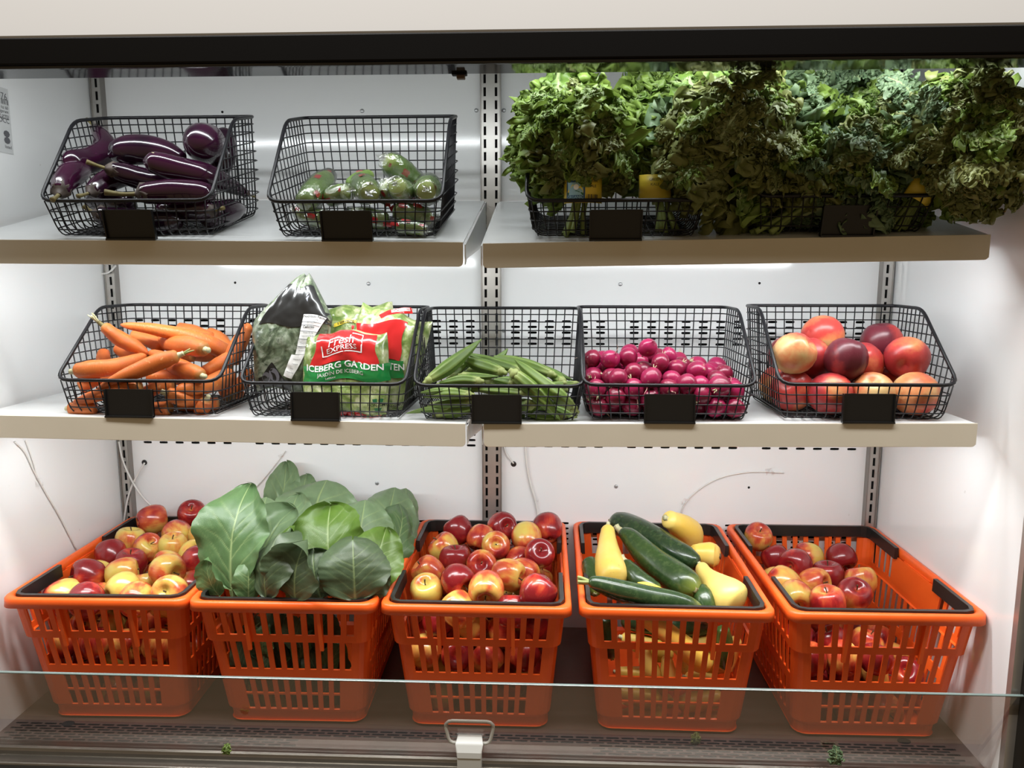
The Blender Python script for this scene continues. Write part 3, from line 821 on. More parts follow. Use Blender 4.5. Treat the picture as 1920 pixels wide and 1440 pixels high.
apple_pile(2, [(867, 997, 'r'), (900, 1004, 'm', (-.3, -.6, -.8)), (936, 990, 'r'), (1025, 992, 'r'), (987, 1015, 'o'), (942, 1031, 'm', (.1, -.85, .5)), (839, 1034, 'm', (-.6, 0, .7)), (862, 1047, 'r'), (889, 1057, 'm', (0, -.8, .45)),
    (1024, 1046, 'r'), (981, 1072, 'm'), (974, 1034, 'r'), (815, 1077, 'o'), (850, 1092, 'r'), (917, 1098, 'y'), (944, 1088, 'o'), (1018, 1108, 'r', (-.7, -.5, 0)), (804, 1107, 'y', (-.1, -.5, .8)), (904, 1116, 'o', (0, -.9, -.3)),
    (865, 1130, 'o'), (971, 1127, 'r'), (1012, 1136, 'r'), (862, 1108, 'r')], yb, 'in the basket before the double upright', 'apples in the basket before the double upright')
def y5(x, y): return (-.10 if y < 1050 else -.10 - .20 * (y - 1045) / 75) + (0 if y > 1020 else .035)
apple_pile(4, [(1412, 1009, 'm', (.1, -.5, .9)), (1453, 1046, 'r'), (1517, 1043, 'y', (-.9, -.2, .1)), (1576, 1045, 'r', (.2, -.7, -.6)), (1548, 1083, 'r'), (1474, 1076, 'r'), (1509, 1092, 'o', (.6, -.6, .3)), (1494, 1112, 'o'), (1612, 1089, 'm'),
    (1601, 1115, 'm', (0, -.6, .8)), (1438, 1078, 'o'), (1542, 1130, 'r'), (1474, 1100, 'o')], y5, 'in the partly filled basket', 'apples in the partly filled basket', lambda x, y: .17 - .45 * max(0, x - .66), 'rrrmmo')

# ------------------------------------------------------------------ nectarines and radishes in wire baskets
def wire_inside(xc, y0, zb):
    def f(P, rad):
        x = P[:, 0] - xc; y = P[:, 1] - y0; z = np.maximum(P[:, 2], zb + .004 + rad)
        W_ = BW * (.925 + .075 * np.clip((z - zb) / HF, 0, 1)) - rad - .004
        x = np.clip(x, -W_, W_); lim = np.where(z - zb > HF + .01, .0, .010); y = np.clip(y, lim + rad, BD - .018 - rad)
        return np.stack([xc + x, y0 + y, z], 1)
    return f
def nect_meshes(mat):
    out = []
    for s in range(2):
        ph = random.random() * 6
        prof = [(.01, .80), (.09, .82), (.22, .90), (.40, .93), (.60, .84), (.80, .64), (.94, .36), (1.0, .05), (.96, -.28), (.84, -.58), (.64, -.82), (.42, -.94), (.20, -.99), (.05, -1.0), (.01, -1.0)]
        def lob(a, t):
            d = abs((a - ph + math.pi) % (2 * math.pi) - math.pi); return -.075 * math.exp(-(d / .16) ** 2) * (1 - .75 * t) + .02 * math.cos(2 * (a - ph))
        V, F, T = lathe('nectarine', prof, mat, 32, lob); out.append(mesh('nectarine', V, F, mat, True, {'t': T}))
    return out
NC = {k: nect_meshes('nectarine_' + k) for k in ('red', 'dark', 'pale', 'orange')}
cF = crop(1380, 480, 3.556); X9, Z9 = .621, ZMR(.62, 0)
NL = {'red': 'red nectarine', 'dark': 'dark purple red nectarine', 'pale': 'pale cream and pink nectarine', 'orange': 'orange yellow nectarine with a red blush'}
pin = [(530, 575, 'orange', -.262), (490, 690, 'red', -.31), (925, 600, 'dark', -.262), (840, 715, 'red', -.315), (1110, 745, 'red', -.33), (655, 785, 'dark', -.365), (385, 790, 'pale', -.355), (720, 655, 'red', -.225), (370, 690, 'red', -.25),
       (555, 985, 'red', -.385), (1235, 990, 'pale', -.385), (215, 905, 'red', -.36), (870, 960, 'orange', -.385), (350, 985, 'pale', -.30), (1090, 900, 'red', -.31)]
P = []; rad = []
for zx, zy, k, Y in pin: P.append(atY(*cF(zx, zy), Y)[:]); rad.append(.0352 * random.uniform(.97, 1.03))
P = relax(np.array(P), np.array(rad), np.full(len(P), .85), wire_inside(X9, -.430, Z9), 220)
for (zx, zy, k, Y), p, r in zip(pin, P, rad):
    o = obj('nectarine', random.choice(NC[k]), None, tuple(p)); o.scale = (r, r, r)
    o.rotation_euler = rot_random().to_euler(); tag(o, NL[k] + ' in the wire basket', 'nectarine', 'nectarines in the wire basket')

RD = []
for s in range(4):
    el = random.uniform(.95, 1.3); ph = random.random() * 6
    prof = [(.02, .98), (.14, .97), (.30, .92), (.55, .80), (.78, .58), (.94, .28), (1.0, -.02), (.96, -.32), (.82, -.60), (.60, -.80), (.36, -.92), (.16, -1.0), (.06, -1.08), (.03, -1.14)]
    V, F, T = lathe('radish', [(r, z * el) for r, z in prof], 'radish_skin', 18, lambda a, t: .03 * math.cos(2 * a + ph) + .02 * math.cos(3 * a))
    RD.append((mesh('radish', V, F, 'radish_skin', True, {'t': T}), el))
ROOT = []
for s in range(3):
    x, y = random.uniform(-.3, .3), random.uniform(-.3, .3)
    V, F, _, _ = sweep([(0, 0, -1.0), (x * .3, y * .3, -1.3), (x, y * 1.2, -1.7), (x * 2.2, y * .5, -2.0)], [.075, .045, .025, .01], 9, 5); ROOT.append(mesh('root_tail', V, F, 'radish_root'))
CROWN = []
for s in range(2):
    V = []; F = []
    for k in range(4):
        a = k * 1.7 + s; v, f, _, _ = sweep([(.05 * math.cos(a), .05 * math.sin(a), .95), (.12 * math.cos(a), .12 * math.sin(a), 1.12), (.2 * math.cos(a), .2 * math.sin(a), 1.2 + .08 * k)], [.06, .05, .03], 5, 5)
        b = len(V); V += v; F += [tuple(i + b for i in q) for q in f]
    CROWN.append(mesh('stem_stub', V, F, 'stem_pale'))
cG = crop(1080, 480, 3.79); X8, Z8 = .312, ZMR(.31, 0)
pin = [(385, 705, -.27), (435, 742, -.285), (230, 745, -.28), (290, 755, -.285), (240, 808, -.32), (150, 795, -.31), (135, 872, -.36), (250, 882, -.37), (400, 862, -.36), (330, 852, -.345), (380, 792, -.31), (460, 832, -.34), (525, 745, -.26), (625, 745, -.265), (595, 812, -.32), (540, 872, -.37),
       (700, 812, -.34), (680, 892, -.38), (760, 782, -.29), (860, 785, -.28), (860, 858, -.36), (1050, 842, -.33), (990, 892, -.37), (930, 832, -.31), (775, 890, -.36), (700, 750, -.26), (560, 720, -.24), (480, 760, -.25), (1120, 880, -.30), (1080, 800, -.25), (960, 800, -.26),
       (150, 980, -.405), (290, 1030, -.405), (350, 970, -.40), (430, 1010, -.405), (170, 1120, -.40), (385, 1110, -.402), (280, 1130, -.39), (520, 945, -.40), (660, 960, -.40), (780, 965, -.40), (890, 1005, -.40), (870, 1120, -.40), (985, 1080, -.405), (1020, 990, -.40), (1120, 990, -.395), (1130, 1100, -.40), (540, 1040, -.402), (640, 1060, -.402), (760, 1060, -.402), (560, 1130, -.40), (690, 1140, -.40)]
P = []; rad = []; wt = []
for zx, zy, Y in pin: P.append(atY(*cG(zx, zy), Y)[:]); rad.append(.0170 * random.uniform(.92, 1.10)); wt.append(.75)
for ly in range(3):            # layers below and behind
    for iy in range(6):
        for ix in range(8):
            if iy < 1 and ly < 2: continue
            if 1 < iy < 5 and 0 < ix < 7 and ly < 2: continue
            if ly == 2 and (ix > 4 or iy < 2 or iy > 4): continue
            P.append((X8 + (ix - 3.5) * .032 + random.uniform(-.003, .003), -.405 + iy * .033 + random.uniform(-.003, .003), Z8 + .02 + ly * .026)); rad.append(.0160 * random.uniform(.9, 1.05)); wt.append(0.)
P = relax(np.array(P), np.array(rad), np.array(wt), wire_inside(X8, -.430, Z8), 200)
for i_, (p, r) in enumerate(zip(P, rad)):
    me, el = random.choice(RD); rt, cr_ = random.random() < .5, random.random() < .8
    wh = 'on top of the heap' if i_ < 31 else 'pressed against the front wires' if i_ < len(pin) else 'lower in the heap'
    t = thing('radish', 'magenta radish ' + wh + (' with a thin root tail' if rt else ' with a pale stem stub' if cr_ else ' without tail or stub'), 'radish', tuple(p), (0, 0, 0), 'radishes in the wire basket'); t.rotation_euler = (Matrix.Rotation(random.uniform(0, 6.28), 4, 'Z') @ Matrix.Rotation(random.uniform(.3, 2.6), 4, 'X') @ Matrix.Rotation(random.uniform(0, 6.28), 4, 'Z')).to_euler()
    k = r / max(1, el ** .6); t.scale = (k, k, k)
    obj('skin', me, t)
    if rt: obj('root_tail', random.choice(ROOT), t, (0, 0, 1 - el))
    if cr_: obj('stem_stub', random.choice(CROWN), t, (0, 0, el - 1))

# ------------------------------------------------------------------ long vegetables (swept along points read off the photograph)
def px_path(cv, pts, s):
    """pts: (zx, zy, r_zoom, Y) -> world points and radii"""
    P = []; Rr = []
    for zx, zy, rz, Y in pts:
        p = atY(*cv(zx, zy), Y); P.append(np.array(p)); Rr.append(rz / s * depth(p) / FPX)
    return P, Rr
def long_thing(name, label, cat, group, P, Rr, mat, part, e0=.12, e1=.12, lobes=0, lobe_a=0, wob=0., nring=24, nseg=16):
    c = sum(P) / len(P)
    t = thing(name, label, cat, tuple(c), (0, 0, 0), group)
    V, F, T, G = sweep([p - c for p in P], Rr, nring, nseg, e0, e1, lobes, lobe_a, wob)
    obj(part, mesh(part, V, F, mat, True, {'t': T, 'ridge': G}), t)
    return t, c
def end_dir(P): d = P[0] - P[1]; return d / np.linalg.norm(d)
def add_stem(t, c, P, r, ln, mat, name='stem', bend=(0, 0, 0), lobes=0, r1=None):
    d = end_dir(P); b = np.array(bend, float)
    V, F, _, _ = sweep([P[0] - d * r * .6 - c, P[0] + d * ln * .5 + b * ln * .3 - c, P[0] + d * ln + b * ln - c], [r, r * .75, r1 or r * .8], 8, 10 if lobes else 8, 0, 0, lobes, .18)
    return obj(name, mesh(name, V, F, mat), t)
def star_calyx(t, c, P, r, mat, npt=6, ln=.03, name='calyx'):
    """cap of pointed sepals hugging the stem end"""
    d = end_dir(P); u = np.cross(d, (.2, .3, 1.)); u /= np.linalg.norm(u); v = np.cross(d, u); V = []; F = []
    n = npt * 4
    for ring, (k, along) in enumerate(((.28, .10), (.75, -.12), (1.0, -.55), (1.06, -1.0))):
        for j in range(n):
            a = 2 * math.pi * j / n; tooth = (.5 + .5 * math.cos(npt * a))
            al = along * ln if ring < 2 else -ln * (.22 + (abs(along) - .22) * tooth)
            V.append(P[0] + d * (al + .004) + (u * math.cos(a) + v * math.sin(a)) * r * k * (1.02 + .05 * math.sin(3 * a)) - c)
    for i in range(3):
        for j in range(n): F.append((i * n + j, i * n + (j + 1) % n, (i + 1) * n + (j + 1) % n, (i + 1) * n + j))
    F.append(tuple(range(n)))
    o = obj(name, mesh(name, V, F, mat), t); s = o.modifiers.new('thickness', 'SOLIDIFY'); s.thickness = .0012; s.offset = 1
    return o

# eggplants: first point is the stem end
cA = crop(0, 100, 3.429)
EG = [('eggplant with a crooked neck bending up, lying on the others', [(610, 480, 30, -.25), (655, 540, 58, -.27), (680, 625, 76, -.30), (570, 690, 82, -.33), (470, 695, 74, -.36), (408, 695, 40, -.38)], 1),
      ('broad shiny purple eggplant lying across the top of the heap', [(1190, 690, 40, -.33), (1070, 640, 78, -.33), (920, 620, 96, -.335), (790, 630, 88, -.34), (700, 670, 40, -.345)], 0),
      ('long eggplant with a tan scar, its green tip reaching the basket side', [(1590, 905, 24, -.26), (1480, 850, 52, -.30), (1340, 790, 76, -.355), (1150, 745, 78, -.375), (1000, 705, 72, -.385), (918, 690, 36, -.39)], 1),
      ('fat eggplant pointing its round blossom end outward', [(1400, 640, 60, -.21), (1360, 612, 112, -.26), (1325, 585, 130, -.31), (1303, 570, 118, -.35), (1295, 565, 70, -.375)], 0),
      ('dark eggplant standing behind the fat outward pointing one', [(1410, 760, 60, -.29), (1430, 660, 86, -.28), (1440, 560, 72, -.27), (1440, 478, 40, -.265)], 0),
      ('eggplant hanging its wrinkled cap at the front rim corner', [(385, 895, 52, -.425), (410, 830, 70, -.405), (470, 770, 82, -.37), (540, 720, 60, -.33)], 1),
      ('eggplant lying along the front rim with a long pale stem', [(900, 905, 58, -.405), (1000, 895, 76, -.40), (1150, 890, 80, -.395), (1300, 900, 74, -.385), (1390, 910, 40, -.38)], 2),
      ('eggplant with a curled green cap under the crooked neck', [(585, 890, 42, -.40), (640, 850, 62, -.38), (740, 800, 70, -.35), (860, 780, 60, -.32)], 1),
      ('eggplant with a knobbly brown cap below the broad one', [(700, 745, 46, -.385), (790, 770, 66, -.37), (930, 810, 72, -.35), (1080, 820, 50, -.34)], 1),
      ('eggplant at the bottom of the basket behind the label holder', [(620, 1030, 50, -.40), (760, 1075, 82, -.395), (960, 1090, 88, -.39), (1180, 1080, 70, -.385)], 1),
      ('eggplant at the bottom of the basket against the wire side', [(1560, 1000, 30, -.29), (1490, 1010, 70, -.32), (1380, 1040, 88, -.36), (1280, 1060, 60, -.38)], 0),
      ('eggplant in the basket corner under the scarred one', [(1370, 1010, 40, -.39), (1300, 1010, 66, -.38), (1150, 1010, 74, -.365), (1000, 1000, 50, -.36)], 1),
      ('eggplant deep in the heap below the broad one', [(850, 960, 50, -.36), (760, 960, 74, -.35), (640, 960, 70, -.335), (560, 930, 40, -.33)], 0)]
for lab, pts, cal in EG:
    P, Rr = px_path(cA, pts, 3.429)
    t, c = long_thing('eggplant', lab, 'eggplant', 'eggplants in the wire basket', P, Rr, 'eggplant_skin', 'skin', .05, .16, wob=.05, nring=28, nseg=20)
    if cal:
        star_calyx(t, c, P, Rr[0] * 1.12, 'eggplant_calyx', 5, .022 + Rr[0] * .4)
        add_stem(t, c, P, Rr[0] * .30, .05 if cal == 2 else .026, 'eggplant_stem', 'stem', (random.uniform(-.3, .3), -.1, .15), r1=Rr[0] * .36)
    if 'tan scar' in lab:
        d = P[4] - P[5]; k = P[4] + np.array((0, -.55, .80)) * Rr[4] * 1.0 - c; L_ = (P[2] - P[4])
        V = []; F = []
        for i in range(9):
            s = i / 8; m = k + L_ * s * .75; wd = (.0045 + .003 * random.random()) * math.sin(math.pi * (s * .9 + .05)); 
            rr_ = np.interp(s * .75, [0, 1], [Rr[4], Rr[2]]); ctr = P[4] + L_ * s * .75 - c
            for a in (-.12, .12): 
                q = np.array((0, -math.cos(.95 + a * wd / .004), math.sin(.95 + a * wd / .004))); V.append(ctr + q * rr_ * 1.035)
        F = [(2 * i, 2 * i + 2, 2 * i + 3, 2 * i + 1) for i in range(8)]
        sc = obj('scar', mesh('scar', V, F, 'stem_pale'), t)

# carrots: first point is the crown
cB = crop(0, 480, 3.79)
CR = [([(725, 490, 36, -.36), (850, 585, 54, -.35), (950, 640, 50, -.345), (1050, 695, 22, -.34)], 'carrot with a frayed crown propped up over the rest', 2),
      ([(1640, 700, 58, -.27), (1480, 620, 62, -.30), (1290, 560, 56, -.32), (1060, 515, 40, -.33), (855, 488, 20, -.33)], 'long carrot lying across the top of the heap', 0),
      ([(1462, 668, 52, -.385), (1350, 640, 70, -.36), (1230, 625, 60, -.32), (1130, 600, 40, -.27)], 'thick carrot turning its cut crown outward', 1),
      ([(1272, 705, 46, -.405), (1150, 745, 62, -.41), (1000, 805, 58, -.415), (850, 865, 42, -.42), (690, 950, 18, -.42)], 'carrot with a green sprig on its crown leaning over the front rim', 3),
      ([(530, 820, 50, -.395), (640, 805, 64, -.395), (800, 790, 60, -.385), (950, 740, 44, -.36), (1040, 705, 24, -.34)], 'brown crowned carrot at the open side of the basket', 1),
      ([(1440, 852, 42, -.415), (1370, 825, 60, -.40), (1270, 790, 64, -.38), (1150, 720, 44, -.35), (1060, 685, 26, -.33)], 'carrot with a pale crown pointing at the front rim corner', 1),
      ([(1640, 770, 50, -.32), (1670, 680, 60, -.315), (1720, 580, 52, -.31), (1770, 480, 34, -.31)], 'carrot standing up against the wire side beside the salad bags', 1),
      ([(1480, 545, 44, -.235), (1560, 600, 58, -.25), (1640, 690, 50, -.27)], 'short dark crowned carrot behind the heap', 1),
      ([(1265, 505, 36, -.24), (1380, 545, 54, -.25), (1520, 600, 50, -.26)], '', 0), ([(735, 790, 50, -.33), (735, 730, 48, -.32), (735, 668, 34, -.31)], '', 0),
      ([(1060, 740, 50, -.33), (940, 700, 60, -.315), (830, 650, 42, -.30)], '', 0), ([(930, 560, 40, -.29), (1060, 600, 52, -.29), (1160, 660, 40, -.30)], '', 0),
      ([(1680, 700, 50, -.31), (1560, 770, 54, -.34), (1440, 830, 40, -.37)], '', 0), ([(1120, 530, 40, -.26), (1220, 570, 50, -.27), (1300, 620, 40, -.28)], '', 0),
      ([(1640, 850, 62, -.33), (1560, 880, 64, -.36), (1430, 930, 54, -.395), (1250, 950, 36, -.41)], '', 0), ([(500, 1085, 44, -.400), (590, 1080, 50, -.405), (690, 1090, 40, -.405)], '', 1),
      ([(1010, 925, 50, -.415), (830, 950, 56, -.415), (660, 1000, 44, -.41), (520, 1050, 24, -.405)], '', 0), ([(1180, 975, 44, -.418), (1300, 1010, 58, -.405), (1450, 1010, 50, -.38)], '', 1),
      ([(1470, 1020, 40, -.40), (1440, 1080, 54, -.395), (1420, 1130, 46, -.385)], '', 1), ([(560, 940, 44, -.40), (650, 900, 40, -.39), (720, 880, 34, -.38)], '', 0),
      ([(1640, 1010, 50, -.31), (1600, 930, 56, -.30), (1560, 860, 40, -.30)], '', 0), ([(1660, 960, 46, -.26), (1740, 880, 52, -.25), (1770, 800, 36, -.24)], '', 1),
      ([(1220, 1080, 50, -.405), (1080, 1090, 54, -.40), (900, 1090, 50, -.395)], '', 0), ([(1240, 910, 44, -.40), (1130, 930, 50, -.40), (980, 1000, 40, -.395)], '', 0),
      ([(1560, 1060, 54, -.36), (1420, 1060, 56, -.37), (1250, 1050, 44, -.385)], '', 0), ([(760, 1020, 44, -.40), (880, 1000, 52, -.40), (1040, 1010, 40, -.395)], '', 0),
      ([(1640, 1080, 44, -.27), (1660, 1020, 50, -.25), (1700, 950, 44, -.23)], '', 0), ([(1340, 870, 50, -.36), (1200, 860, 56, -.355), (1050, 870, 50, -.35)], '', 0),
      ([(620, 860, 46, -.36), (760, 870, 54, -.355), (900, 860, 44, -.35)], '', 0), ([(1380, 700, 50, -.30), (1250, 720, 56, -.30), (1100, 740, 50, -.30)], '', 0),
      ([(1560, 700, 46, -.27), (1420, 700, 52, -.26), (1280, 680, 44, -.25)], '', 0), ([(900, 780, 46, -.30), (1000, 760, 52, -.29), (1140, 700, 44, -.27)], '', 0)]
for pts, lab, top in CR:
    P, Rr = px_path(cB, pts, 3.79)
    t, c = long_thing('carrot', lab or 'orange carrot tucked into the heap in the wire basket', 'carrot', 'carrots in the wire basket', P, Rr, 'carrot_skin', 'root', .07, .10, wob=.10, nring=26, nseg=14)
    if top:
        add_stem(t, c, P, Rr[0] * .55, .008, 'stem_pale' if top != 2 else 'eggplant_stem', 'crown', (0, 0, .1), r1=Rr[0] * .42)
        if top >= 2:
            d = end_dir(P)
            for k in range(5 if top == 2 else 2):
                b = P[0] + d * .006 - c; a = np.array([random.uniform(-1, 1), random.uniform(-.5, .5), random.uniform(0, 1)]) * (.006 if top == 2 else .004)
                V, F, _, _ = sweep([b, b + d * .008 + a * .5, b + d * .016 + a], [.0022, .0018, .0008], 5, 5); obj('leaf_stub', mesh('leaf_stub', V, F, 'stem_pale' if top == 2 else 'stem_green'), t)

# okra: first point is the stem end
cC = crop(760, 480, 3.789)
OK = [([(165, 882, 24, -.405), (290, 800, 42, -.385), (420, 695, 30, -.36), (540, 592, 3, -.335)], 'okra pod pointing its tip up above the heap'), ([(1035, 838, 24, -.36), (900, 790, 38, -.345), (750, 745, 32, -.33), (630, 715, 8, -.32)], 'okra pod turning its round cap outward'), ([(680, 822, 28, -.375), (560, 785, 42, -.36), (430, 742, 22, -.345)], ''),
      ([(810, 815, 26, -.36), (720, 785, 32, -.345), (560, 735, 26, -.33), (425, 690, 4, -.325)], ''), ([(775, 838, 34, -.41), (880, 925, 42, -.415), (1000, 1045, 36, -.415), (1100, 1165, 6, -.41)], 'okra pod leaning down inside the front wires'), ([(1195, 1085, 26, -.41), (1090, 990, 45, -.41), (960, 890, 40, -.40), (840, 790, 24, -.38), (778, 735, 3, -.37)], 'yellow edged okra pod across the front rim'),
      ([(512, 888, 26, -.405), (400, 880, 32, -.405), (245, 902, 10, -.40)], ''), ([(420, 850, 22, -.385), (540, 858, 22, -.385), (662, 855, 3, -.385)], ''), ([(640, 745, 22, -.30), (690, 705, 18, -.295), (727, 658, 3, -.29)], ''), ([(940, 790, 26, -.31), (1070, 840, 24, -.32), (1192, 882, 3, -.33)], ''),
      ([(1205, 908, 18, -.37), (1100, 915, 22, -.375), (990, 912, 10, -.38)], ''), ([(760, 905, 28, -.40), (710, 888, 28, -.395), (630, 878, 6, -.39)], ''), ([(640, 838, 20, -.36), (520, 830, 24, -.355), (410, 830, 12, -.35)], ''), ([(330, 850, 24, -.36), (390, 800, 26, -.345), (470, 760, 12, -.33)], ''), ([(1115, 890, 26, -.37), (1060, 850, 28, -.35), (980, 800, 18, -.33)], ''),
      ([(320, 950, 18, -.41), (200, 960, 18, -.41), (100, 972, 3, -.405)], ''), ([(445, 985, 26, -.41), (300, 975, 34, -.41), (130, 1000, 5, -.405)], ''), ([(450, 1035, 22, -.405), (300, 1050, 24, -.405), (120, 1085, 4, -.40)], ''), ([(310, 1085, 16, -.40), (150, 1092, 18, -.405), (5, 1118, 2, -.41)], 'okra pod poking its tip out through the wires'), ([(240, 1130, 22, -.40), (340, 1115, 32, -.40), (470, 1090, 20, -.40)], ''),
      ([(830, 975, 24, -.41), (680, 960, 30, -.405), (470, 945, 8, -.40)], ''), ([(885, 1058, 34, -.41), (800, 1055, 36, -.40), (620, 1040, 14, -.39)], ''), ([(1100, 1148, 26, -.40), (990, 1150, 32, -.40), (860, 1130, 5, -.40)], ''), ([(1090, 1010, 18, -.37), (1170, 1095, 20, -.37), (1246, 1172, 3, -.365)], ''), ([(1190, 1150, 26, -.385), (1120, 1110, 28, -.38), (1010, 1060, 14, -.375)], ''),
      ([(1000, 1010, 26, -.385), (920, 1060, 28, -.39), (860, 1130, 12, -.395)], ''), ([(240, 925, 22, -.36), (330, 915, 28, -.36), (460, 910, 12, -.36)], ''), ([(600, 900, 24, -.36), (700, 930, 28, -.36), (840, 940, 12, -.36)], ''), ([(1120, 950, 24, -.34), (1010, 930, 28, -.34), (880, 900, 12, -.34)], ''), ([(480, 800, 24, -.31), (600, 790, 28, -.30), (740, 790, 14, -.29)], ''), ([(870, 770, 22, -.27), (800, 770, 26, -.28), (700, 760, 14, -.29)], ''),
      ([(200, 1060, 22, -.36), (330, 1040, 26, -.36), (500, 1020, 12, -.36)], ''), ([(600, 1120, 24, -.39), (720, 1130, 28, -.39), (850, 1140, 12, -.39)], ''), ([(1150, 1040, 22, -.33), (1060, 1060, 26, -.33), (940, 1090, 12, -.33)], ''), ([(300, 980, 22, -.32), (420, 960, 26, -.32), (560, 920, 12, -.31)], '')]
for pts, lab in OK:
    P, Rr = px_path(cC, pts, 3.789); Rr = [r * 1.18 for r in Rr]
    t, c = long_thing('okra', lab or 'green ridged okra pod in the heap of okra', 'okra', 'okra pods in the wire basket', P, Rr, 'okra_skin', 'pod', .04, 0, lobes=6, lobe_a=.11, nring=16, nseg=24)
    d = end_dir(P)
    V, F, _, _ = sweep([P[0] - d * .004 - c, P[0] + d * .003 - c, P[0] + d * .006 - c, P[0] + d * .011 - c], [Rr[0] * 1.04, Rr[0] * .98, Rr[0] * .62, Rr[0] * .45], 7, 12); obj('cap', mesh('cap', V, F, 'okra_cap'), t)

# zucchini and squash
cD = crop(1060, 820, 4.0)
ZU = [('z', [(1005, 955, 55, -.27), (900, 900, 88, -.25), (750, 820, 102, -.21), (560, 710, 104, -.15), (420, 650, 92, -.11), (335, 625, 50, -.09)], 'long dark zucchini with a round pit, resting against the basket back'),
      ('z', [(412, 700, 34, -.19), (490, 755, 72, -.21), (610, 880, 98, -.25), (760, 1005, 116, -.29), (900, 1095, 118, -.33), (990, 1155, 70, -.36)], 'bright green zucchini lying in the middle of the basket'),
      ('z', [(170, 1083, 30, -.405), (240, 1095, 58, -.405), (400, 1145, 80, -.405), (620, 1200, 86, -.40), (850, 1245, 82, -.395), (1040, 1295, 46, -.39)], 'slim dark zucchini with a forked stem along the basket front'),
      ('s', [(320, 655, 42, -.20), (318, 760, 64, -.22), (325, 910, 102, -.27), (350, 1030, 124, -.315), (375, 1105, 80, -.34)], 'yellow squash standing with its neck upward'),
      ('s', [(755, 605, 62, -.18), (840, 650, 86, -.16), (915, 720, 116, -.125), (935, 800, 90, -.105)], 'yellow crookneck squash propped on the basket back, neck outward'),
      ('s', [(935, 860, 50, -.22), (1020, 875, 84, -.215), (1110, 885, 92, -.215), (1160, 892, 50, -.22)], 'small yellow squash with a brown scabby end'),
      ('s', [(1010, 955, 46, -.28), (1060, 1040, 66, -.31), (1150, 1130, 116, -.34), (1240, 1210, 150, -.36), (1320, 1270, 110, -.375)], 'big pale yellow squash with brown scratches at the front corner'),
      ('z', [(170, 920, 50, -.26), (200, 990, 74, -.28), (215, 1080, 70, -.31), (220, 1180, 50, -.34)], 'dark zucchini standing along the side wall'), ('z', [(440, 940, 50, -.29), (520, 1040, 74, -.32), (620, 1120, 76, -.34), (720, 1160, 50, -.35)], 'dark zucchini under the bright green one'),
      ('z', [(1020, 1130, 50, -.34), (1040, 1200, 76, -.36), (1060, 1290, 70, -.375), (1070, 1360, 50, -.375)], 'dark zucchini under the big pale squash'), ('s', [(520, 1120, 30, -.36), (600, 1140, 56, -.365), (700, 1185, 60, -.37), (760, 1230, 30, -.375)], 'yellow squash showing between two zucchini'),
      ('s', [(520, 1330, 44, -.385), (700, 1420, 70, -.385), (880, 1560, 84, -.38), (1020, 1680, 90, -.375), (1080, 1740, 50, -.375)], ''), ('z', [(300, 1340, 50, -.385), (310, 1420, 66, -.38), (330, 1540, 66, -.375), (350, 1660, 45, -.37)], 'dark zucchini showing its end through the front slots'),
      ('s', [(600, 1560, 40, -.375), (600, 1650, 52, -.372), (640, 1750, 74, -.37), (680, 1820, 50, -.368)], ''), ('s', [(760, 1640, 36, -.375), (770, 1740, 56, -.372), (790, 1830, 70, -.37), (800, 1880, 44, -.368)], ''),
      ('s', [(380, 1900, 40, -.366), (480, 1930, 66, -.366), (620, 1950, 82, -.365), (720, 1960, 50, -.364)], ''), ('s', [(1180, 1930, 40, -.366), (1080, 1960, 62, -.366), (940, 1990, 78, -.366), (840, 2000, 46, -.366)], ''),
      ('s', [(400, 2090, 40, -.36), (520, 2085, 66, -.36), (660, 2080, 72, -.36), (760, 2080, 44, -.36)], ''), ('s', [(1240, 2110, 40, -.36), (1100, 2110, 62, -.36), (960, 2110, 70, -.36), (860, 2110, 44, -.36)], ''),
      ('z', [(1180, 1420, 44, -.385), (1190, 1520, 66, -.38), (1200, 1640, 66, -.375), (1200, 1740, 40, -.37)], 'dark zucchini near the front corner behind the slots'), ('s', [(1290, 1500, 40, -.36), (1230, 1640, 60, -.35), (1180, 1740, 70, -.35)], ''),
      ('s', [(380, 1760, 40, -.35), (480, 1780, 60, -.345), (600, 1790, 70, -.34)], ''), ('s', [(900, 1800, 44, -.35), (1020, 1830, 66, -.345), (1140, 1840, 60, -.34)], ''),
      ('s', [(420, 1500, 44, -.345), (540, 1540, 70, -.34), (700, 1600, 84, -.335), (800, 1650, 50, -.33)], ''), ('s', [(1240, 1560, 44, -.33), (1100, 1560, 70, -.325), (960, 1560, 80, -.32), (860, 1560, 50, -.32)], ''), ('z', [(420, 1380, 44, -.34), (600, 1400, 72, -.33), (900, 1420, 76, -.32), (1100, 1440, 44, -.31)], 'dark zucchini crossing the basket above the lower squash'),
      ('s', [(420, 2010, 40, -.31), (560, 2000, 70, -.31), (700, 1990, 80, -.31), (820, 1990, 50, -.31)], ''), ('s', [(1200, 2020, 40, -.31), (1060, 2010, 70, -.31), (930, 2000, 80, -.31), (850, 2000, 50, -.31)], ''), ('s', [(420, 1850, 40, -.30), (600, 1850, 70, -.30), (780, 1850, 76, -.30)], ''), ('s', [(1220, 1720, 40, -.30), (1040, 1720, 70, -.30), (860, 1720, 76, -.30)], '')]
